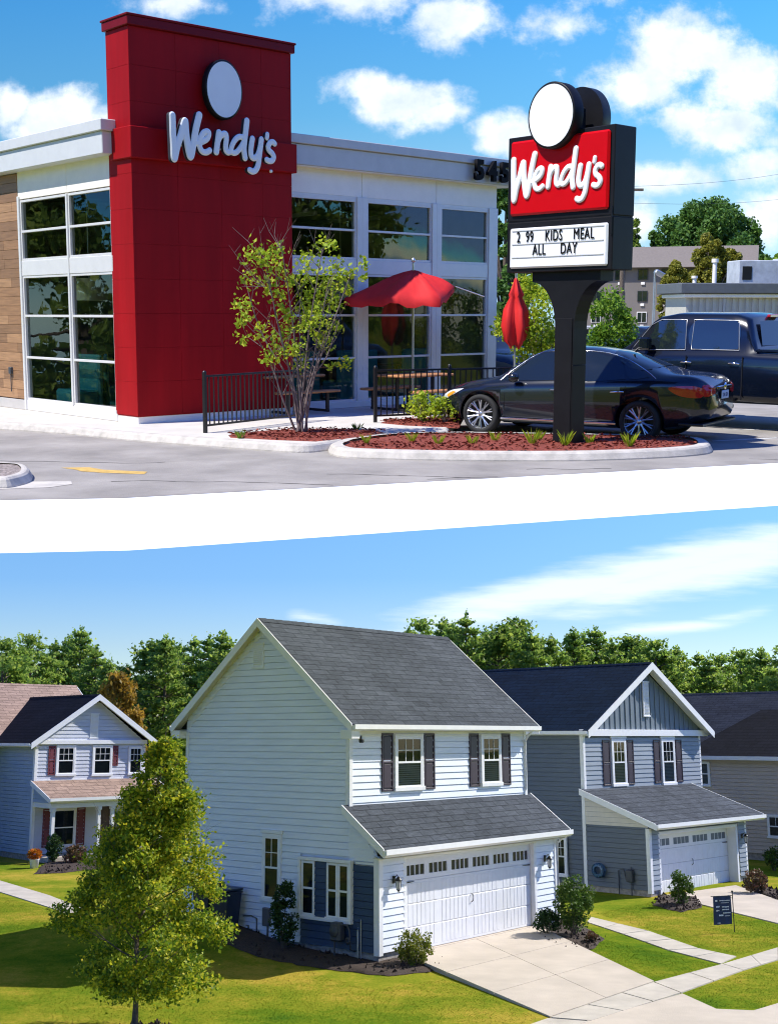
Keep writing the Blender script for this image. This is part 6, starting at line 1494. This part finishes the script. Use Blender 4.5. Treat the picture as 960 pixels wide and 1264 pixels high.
def bush_up(loc, label, rx, h, n, size, m_, seed, z0=.15, name='shrub', cat='shrub', group=None, trunk=None, k=30, bark=None):
    t = thing(name, loc, 0, label, cat, group); g = np.random.default_rng(seed); rg = random.Random(seed); C_ = []; b = MB()
    for i in range(k):
        p = g.normal(size=3); p /= np.linalg.norm(p); p *= g.uniform(.2, .85)**.5; c = np.array([p[0]*rx, p[1]*rx, z0*h+(p[2]+1)/2*h*(1-z0)]); r = g.uniform(.25, .42)*rx
        q = g.normal(size=(n//k, 3)); q /= np.linalg.norm(q, axis=1)[:, None]; C_.append(c+q*r*g.uniform(.3, 1.05, (n//k, 1)))
        if i % 2 == 0: b.tube([(p[0]*.05*rx, p[1]*.05*rx, 0), (p[0]*rx*.35, p[1]*rx*.35, c[2]*.5), tuple(c)], [(trunk or .012), (trunk or .012)*.6, .003], 5)
    C_ = np.concatenate(C_); C_[:, 2] = np.maximum(C_[:, 2], .02); leaf_mesh('crown' if cat == 'tree' else 'foliage', C_, size, m_, t, seed); b.build('trunk' if cat == 'tree' else 'stem', bark or TWIG, t); return t
bush_up((*U(521, 522), 0), 'lime green shrub in mulch before the railing, left of its smaller twin', .42, .52, 700, .055, LIME, 21, group='lime shrubs by the railing')
bush_up((*U(549, 523), 0), 'smaller lime green shrub in mulch close to the saloon bonnet', .30, .45, 420, .055, LIME, 22, group='lime shrubs by the railing')
bush_up((UPD(668, 400, 27)[0], 27, 0), 'young lime leaved tree seen left of the sign post', .95, 3.0, 4200, .07, LIME, 23, .25, 'young_tree', 'tree', 'young trees behind the sign', .03)
bush_up((UPD(748, 400, 28.5)[0], 28.5, 0), 'young green and lime tree seen right of the sign post', .80, 2.75, 6000, .07, LIMEG, 24, .2, 'young_tree', 'tree', 'young trees behind the sign', .03)
rg = random.Random(9)
for i, (px, py, lab) in enumerate([(452, 548, 'thin grass tuft at the left end of the mulched island'), (541, 549, 'grass tuft in the island below the front wheel, left one'), (583, 549, 'grass tuft in the island below the front wheel, right one'), (611, 545, 'small grass tuft behind the others in the island'), (657, 549, 'taller grass tuft left of the sign post'), (665, 544, 'small grass tuft close behind the one left of the sign post'), (697, 551, 'bushy grass tuft at the foot of the sign post'), (727, 548, 'small grass tuft just right of the sign post'), (776, 552, 'tall grass tuft below the rear wheel'), (508, 546, 'thin grass tuft below the shrubs'), (296, 542, 'thin grey grass tuft by the left railing'), (441, 533, 'thin grey grass tuft at the right end of the sapling bed')]):
    b = MB(); big = 1.25 if i in (6, 8, 4) else .8
    for _ in range(46):
        a = rg.uniform(0, 6.28); l = rg.uniform(.08, .2)*big; o = rg.uniform(0, .05); w_ = .004
        x, y = math.cos(a)*o, math.sin(a)*o; tx, ty = x+math.cos(a)*l*.55, y+math.sin(a)*l*.55
        b.add([(x-math.sin(a)*w_, y+math.cos(a)*w_, 0), (x+math.sin(a)*w_, y-math.cos(a)*w_, 0), ((x+tx)/2, (y+ty)/2, l*.7), (tx, ty, l)], [(0, 1, 2), (0, 2, 3)])
    o = b.build('grass_tuft', LIME if i < 10 else LIMEG, recalc=False); o.location = (*U(px, py-1), 0.0); tag(o, lab, 'grass tuft', 'grass tufts in the mulch')

# ------------------------------------------------------------------ background of the car park
def hotel():
    x0_, Y = UPD(752, 395, 150)[0], 150; t = thing('apartment_block', (x0_, Y, -.1), -R(18), 'grey brown three storey block with a brown roof behind the trees at right', 'building')
    wl = mat('brown_grey_render', (.19, .165, .145), .9, var=.05, scale=.3)
    b = MB(); b.box(-6, 16, 0, 10, 0, 7.6); b.build('wall', wl, t)
    b = MB(); b.add([(-6.6, -.8, 7.5), (17, -.8, 7.5), (17, 5, 10.2), (-6.6, 5, 10.2), (17, 10.8, 7.5), (-6.6, 10.8, 7.5)], [(0, 1, 2, 3), (3, 2, 4, 5), (1, 4, 2), (0, 3, 5)]); b.build('roof', mat('brown_roof', (.17, .145, .125), .9, var=.1), t)
    for r, z in enumerate((.9, 3.45, 6.0)):
        for k in range(8):
            x = -5+k*2.75; b = MB(); b.bbox(x, x+1.2, -.12, 0, z, z+1.3, .03); w_ = b.build('window', ALUL if r == 0 else mat('dark_window_frame', (.05, .05, .055), .5), t)
            b = MB(); b.box(x+.08, x+.57, -.14, -.12, z+.08, z+1.22); b.box(x+.63, x+1.12, -.14, -.12, z+.08, z+1.22); b.build('pane', CGL, w_)
            b = MB(); b.bbox(x+.4, x+.85, -.14, 0, z-.55, z-.25, .02); b.build('air_vent', ALUL, t)
hotel()
def low_building():
    Y = 50; xa = UPD(846, 390, Y)[0]; t = thing('low_building', (xa, Y, -.1), R(6), 'cream ribbed low building with a dark parapet and rooftop machinery at the right edge', 'building')
    rib = mat('cream_ribbed_metal', (.50, .48, .41), .6, var=.05)
    b = MB(); b.box(0, 14, .05, 2.4, 0, 2.7)
    x = 0
    while x < 14: b.box(x, x+.14, -.0, .05, 0, 2.7); x += .28
    b.build('wall', rib, t)
    for x in (1.6, 4.4, 7.2):
        b = MB(); b.box(x-.05, x+.05, -.05, .0, 0, 2.7); b.build('joint_strip', FASC, t)
    b = MB(); b.bbox(-.15, 14, -.18, 2.5, 2.7, 2.85, .02); b.build('white_trim', ALUL, t)
    b = MB(); b.bbox(-.35, 14, -.3, 2.6, 2.86, 3.28, .03); b.build('parapet', mat('dark_grey_parapet', (.10, .11, .12), .6, var=.1), t)
    b = MB(); b.bbox(2.6, 4.6, 1, 2.3, 3.28, 4.25, .03); b.bbox(4.6, 6, 1.2, 2.3, 3.28, 4.35, .03); ac = b.build('rooftop_unit', mat('unit_grey', (.42, .45, .48), .6, var=.2, scale=3), t)
    b = MB(); b.box(2.75, 3.15, .98, 1.0, 3.45, 4.0); b.build('grille', BLK, ac)
    b = MB(); b.cyl((1.55, 1, 3.28), (1.55, 1, 4.2), .09); b.cyl((1.55, 1, 4.15), (1.55, 1, 4.3), .14); b.build('vent_pipe', ALUL, t); b = MB(); b.cyl((.7, 1, 3.28), (.7, 1, 3.55), .08); b.cyl((.7, 1, 3.5), (.7, 1, 3.6), .13); b.build('vent_cap', ALUL, t)
    # pale fence-like corrugated store behind the sedan
    xb = UPD(636, 430, 44)[0]; t2 = thing('corrugated_shed', (xb, 44, -.1), R(4), 'pale grey corrugated shed glimpsed over the saloon roof', 'shed'); b = MB(); b.box(0, 8, .05, 4, 0, 1.5); x = 0
    while x < 8: b.box(x, x+.10, 0, .05, 0, 1.5); x += .22
    b.build('wall', mat('pale_corrugated', (.48, .50, .53), .6, var=.06), t2); b = MB(); [b.box(x-.04, x+.04, -.04, 0, 0, 1.55) for x in (1.1, 2.6, 4.4)]; b.build('frame_post', BLK, t2)
    b = MB(); b.box(-.1, 8.1, -.1, 4.1, 1.5, 1.58); b.build('roof', FASC, t2)
low_building()
def crown_tree(px0, px1, py0, Y, label, name, m_, seed, n=26000, size=.42, pointed=0.0, hz=.25, cat='tree', group='trees beyond the car park', lobes=None):
    xc, _, z1 = UPD((px0+px1)/2, py0, Y); rx = (px1-px0)/2*Y/F; t = thing(name, (xc, Y, -.1), 0, label, cat, group); g = np.random.default_rng(seed); C_ = []; b = MB()
    b.tube([(0, 0, 0), (.1, 0, z1*.4), (0, 0, z1*.85)], [rx*.07, rx*.05, .03], 8); k = 90
    for i in range(k):
        zf = g.uniform(hz, 1); prof_ = math.sqrt(max(.02, 1-((zf-.5*(hz+1)+.06)/(.5*(1-hz)+.06))**2)) if not pointed else (1-((zf-hz)/(1-hz)))**.62*.95+.06
        a = g.uniform(0, 6.283); r = rx*prof_*math.sqrt(g.uniform(.15, 1))*.86; c = np.array([r*math.cos(a), r*math.sin(a), z1*zf*.96]); s = g.uniform(.12, .24)*rx
        m__ = int(n/k); q = g.normal(size=(m__, 3)); q /= np.linalg.norm(q, axis=1)[:, None]; C_.append(c+q*s*g.uniform(.4, 1.08, (m__, 1)))
        if i % 4 == 0: b.tube([(0, 0, c[2]*.5), tuple(c)], [.1, .03], 4)
    leaf_mesh('crown', np.concatenate(C_), size, m_, t, seed); b.build('trunk', BARK, t); return t
MAPLE = leafmat('maple_green', [(.03, .09, .018), (.075, .17, .028), (.15, .26, .04)], .3)
OLIVE = leafmat('olive_cedar', [(.09, .11, .014), (.22, .22, .025), (.36, .33, .04)], .3)
crown_tree(800, 955, 250, 166, 'large round dark green maple standing highest beyond the car park', 'maple_tree', MAPLE, 41, 60000, .40)
crown_tree(783, 832, 284, 169, 'green tree partly behind the large maple and the sign', 'maple_tree', MAPLE, 42, 14000, .40)
crown_tree(770, 800, 262, 171, 'dark conifer with a thin pointed top at the side of the sign', 'conifer_tree', LF_P, 43, 4500, .38, 1.0, .2)
crown_tree(842, 908, 285, 66, 'olive green cedar with two rounded tops above the cream building, taller one', 'cedar_tree', OLIVE, 44, 34000, .125, .0, .1)
crown_tree(812, 862, 318, 64, 'olive green cedar, the lower one before the brown grey block', 'cedar_tree', OLIVE, 45, 24000, .125, .0, .05)
crown_tree(880, 925, 300, 67, 'olive green cedar to the right of the tallest cedar', 'cedar_tree', OLIVE, 46, 20000, .125, .0, .05)
crown_tree(930, 1000, 312, 110, 'pale green tree low at the right edge beyond the cream building', 'broadleaf_tree', LIMEG, 47, 6000, .36)
crown_tree(585, 665, 215, 42, 'tall green tree showing between the restaurant and the sign', 'broadleaf_tree', MAPLE, 48, 30000, .12, .0, .08)
crown_tree(600, 668, 320, 40, 'dark green tree beside the patio, low behind the closed umbrella', 'broadleaf_tree', MAPLE, 49, 20000, .11, .0, .02)
# lamp post, pole and wires
lx, _, lz = UPD(808, 336, 88); t = thing('street_lamp', (lx, 88, -.1), 0, 'grey pole with a floodlight head before the brown grey block', 'street lamp')
b = MB(); b.cyl((0, 0, 0), (0, 0, lz), .10, .07); b.build('pole', STEEL, t); b = MB(); b.T = Matrix.Translation((0, 0, lz)) @ Matrix.Rotation(.5, 4, 'Y'); b.bbox(-.1, 1.1, -.3, .3, 0, .35, .08); b.build('lamp_head', STEEL, t)
px_ = UPD(768, 330, 60); t = thing('utility_pole', (px_[0], 60, -.1), 0, 'utility pole hidden behind the sign, holding two overhead wires', 'utility pole'); b = MB(); b.cyl((0, 0, 0), (0, 0, 8.6), .14, .10); b.bbox(-.9, .9, -.06, .06, 7.9, 8.02); b.build('pole', BARK, t)
for k, (p, q, lab) in enumerate((((768, 230), (1010, 206), 'upper thin overhead wire crossing the clouds at right'), ((768, 250), (1010, 240), 'lower thin overhead wire at right'))):
    a, c = Vector(UPD(*p, 60)), Vector(UPD(*q, 72)); b = MB(); pts = [a.lerp(c, i/12)+Vector((0, 0, -.25*math.sin(math.pi*i/12))) for i in range(13)]; b.tube(pts, .007, 4)
    tag(b.build('overhead_wire', BLK), lab, 'wire', 'overhead wires')

# ------------------------------------------------------------------ lay the terrace on its slope
bpy.context.view_layer.update()
for o in list(UPPER.objects):
    if o.parent is None: o.matrix_world = SLOPE @ o.matrix_basis
bpy.context.view_layer.update()
